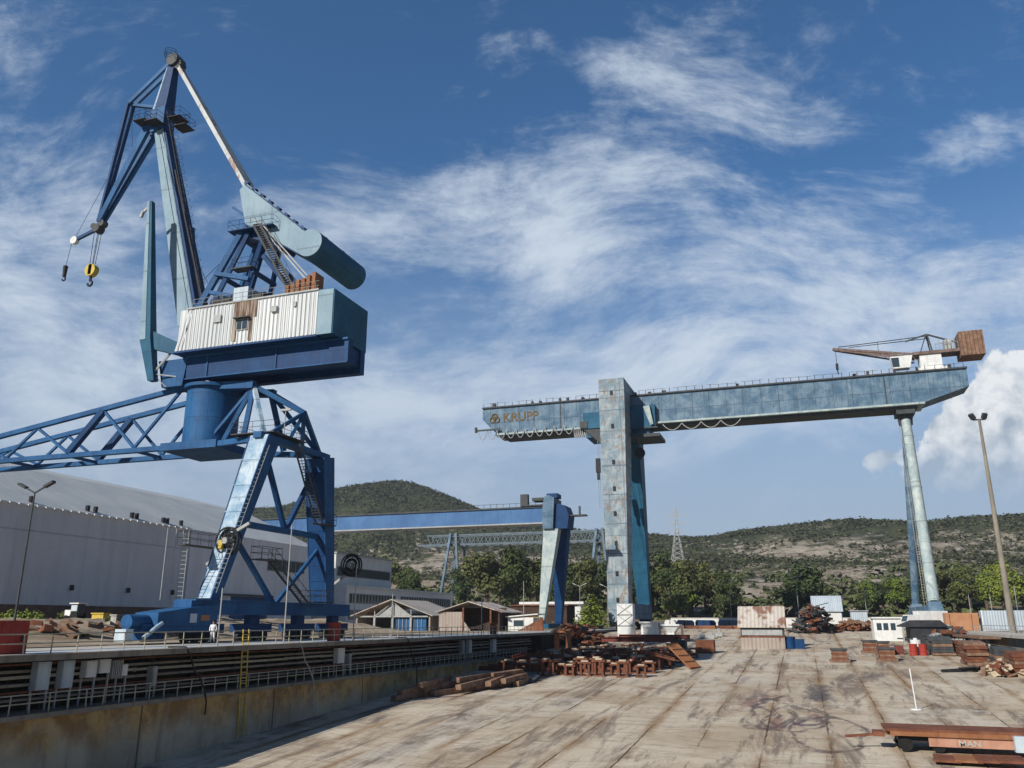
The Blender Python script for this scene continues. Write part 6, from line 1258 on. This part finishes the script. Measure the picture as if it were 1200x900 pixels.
# undergrowth on the field and scrub on the hills
def scrub(name, n_, seed, dens, size, m_, leaf, per):
    rnd = random.Random(seed); mb = MB(); k_ = 0
    while k_ < n_:
        y = rnd.uniform(*dens['y']); x = rnd.uniform(-.92 * y, .30 * y + 30)
        if not dens['f'](x, y, rnd): continue
        k_ += 1; r_ = rnd.uniform(*size); z = hz(x, y)
        for q in range(per):
            d = Vector((rnd.gauss(0, .5), rnd.gauss(0, .5), abs(rnd.gauss(.35, .4)))) * r_; c_ = Vector((x, y, z)) + d; s_ = leaf * r_ * rnd.uniform(.6, 1.3)
            nrm = (d.normalized() + Vector((rnd.uniform(-.6, .6), rnd.uniform(-.6, .6), rnd.uniform(0, .8)))).normalized(); u = nrm.cross(Vector((rnd.uniform(-1, 1), rnd.uniform(-1, 1), rnd.uniform(-1, 1)))).normalized(); v_ = nrm.cross(u)
            mb.add([c_ - u * s_, c_ - v_ * s_ * .7, c_ + u * s_, c_ + v_ * s_ * .7], [(0, 1, 2, 3)])
    me = bpy.data.meshes.new(name); me.from_pydata(mb.v, [], mb.f); me.materials.append(m_); o = bpy.data.objects.new(name, me); COL.objects.link(o); o['kind'] = 'stuff'; return o
from mathutils import noise as MN
def hillf(x, y, rnd):
    v = MN.fractal(Vector((x * .012, y * .012, 0)), 1.0, 2.0, 4)
    q = math.exp(-((x + 285) / 85) ** 2 - ((y - 640) / 90) ** 2) + math.exp(-((x - 75) / 110) ** 2 - ((y - 700) / 90) ** 2)
    return rnd.random() < (.52 + 1.3 * v + (.65 if y > 790 else 0) - .12 * q)
tag(scrub('hillside_scrub', 30000, 21, {'y': (540, 960), 'f': hillf}, (0.9, 2.6), LEAFS, .60, 5), 'dark low scrub scattered over the stony hills', 'scrub')
def fieldf(x, y, rnd): return rnd.random() < .30 + .9 * MN.fractal(Vector((x * .02, y * .02, 5)), 1.0, 2.0, 3)
tag(scrub('field_bushes', 1500, 22, {'y': (285, 540), 'f': fieldf}, (1.6, 4.0), LEAFM, .5, 16), 'dusty green bushes on the dry field below the hills', 'bushes')
rndb = random.Random(4)
for i, (x, y, r_, lab) in enumerate(((-82.5, 74.0, 2.0, 'bright green weed bush right of the red locker'), (-85, 74, 1.5, 'yellowish weed bush behind the red locker'), (-81, 77.5, 1.2, 'pale dry weed bush behind the white tractor'), (-70, 73.5, 1.1, 'low dry weed bush near the dark drums'))):
    t = thing('weed_bush', lab, 'bush', (x, y, bankz(x, y))); raw('foliage', leafcloud([(0, 0, .55, r_ * .55), (r_ * .6, .2, .45, r_ * .45), (-r_ * .6, -.1, .4, r_ * .42)], 420, .28, 90 + i), LEAFB if i < 2 else LEAFM, t); obj('stem', MB().tube((x, y, bankz(x, y)), (x, y, bankz(x, y) + .5), .05, n=5), BARK, t)

# ------------------------------------------------------------------ summer haze over the valley
HZ = bpy.data.materials.new('thin haze'); HZ.use_nodes = True; HZ.node_tree.nodes.clear(); n = NT(HZ.node_tree)
pv = n.new('ShaderNodeVolumePrincipled'); pv.inputs['Color'].default_value = (0.80, 0.88, 1.0, 1); pv.inputs['Density'].default_value = 0.00014; pv.inputs['Anisotropy'].default_value = 0.2
n.L.new(pv.outputs[0], n.new('ShaderNodeOutputMaterial').inputs['Volume'])
hzb = struct('haze', MB().box(-1650, 1650, -120, 2300, -16, 190), HZ, 'stuff')
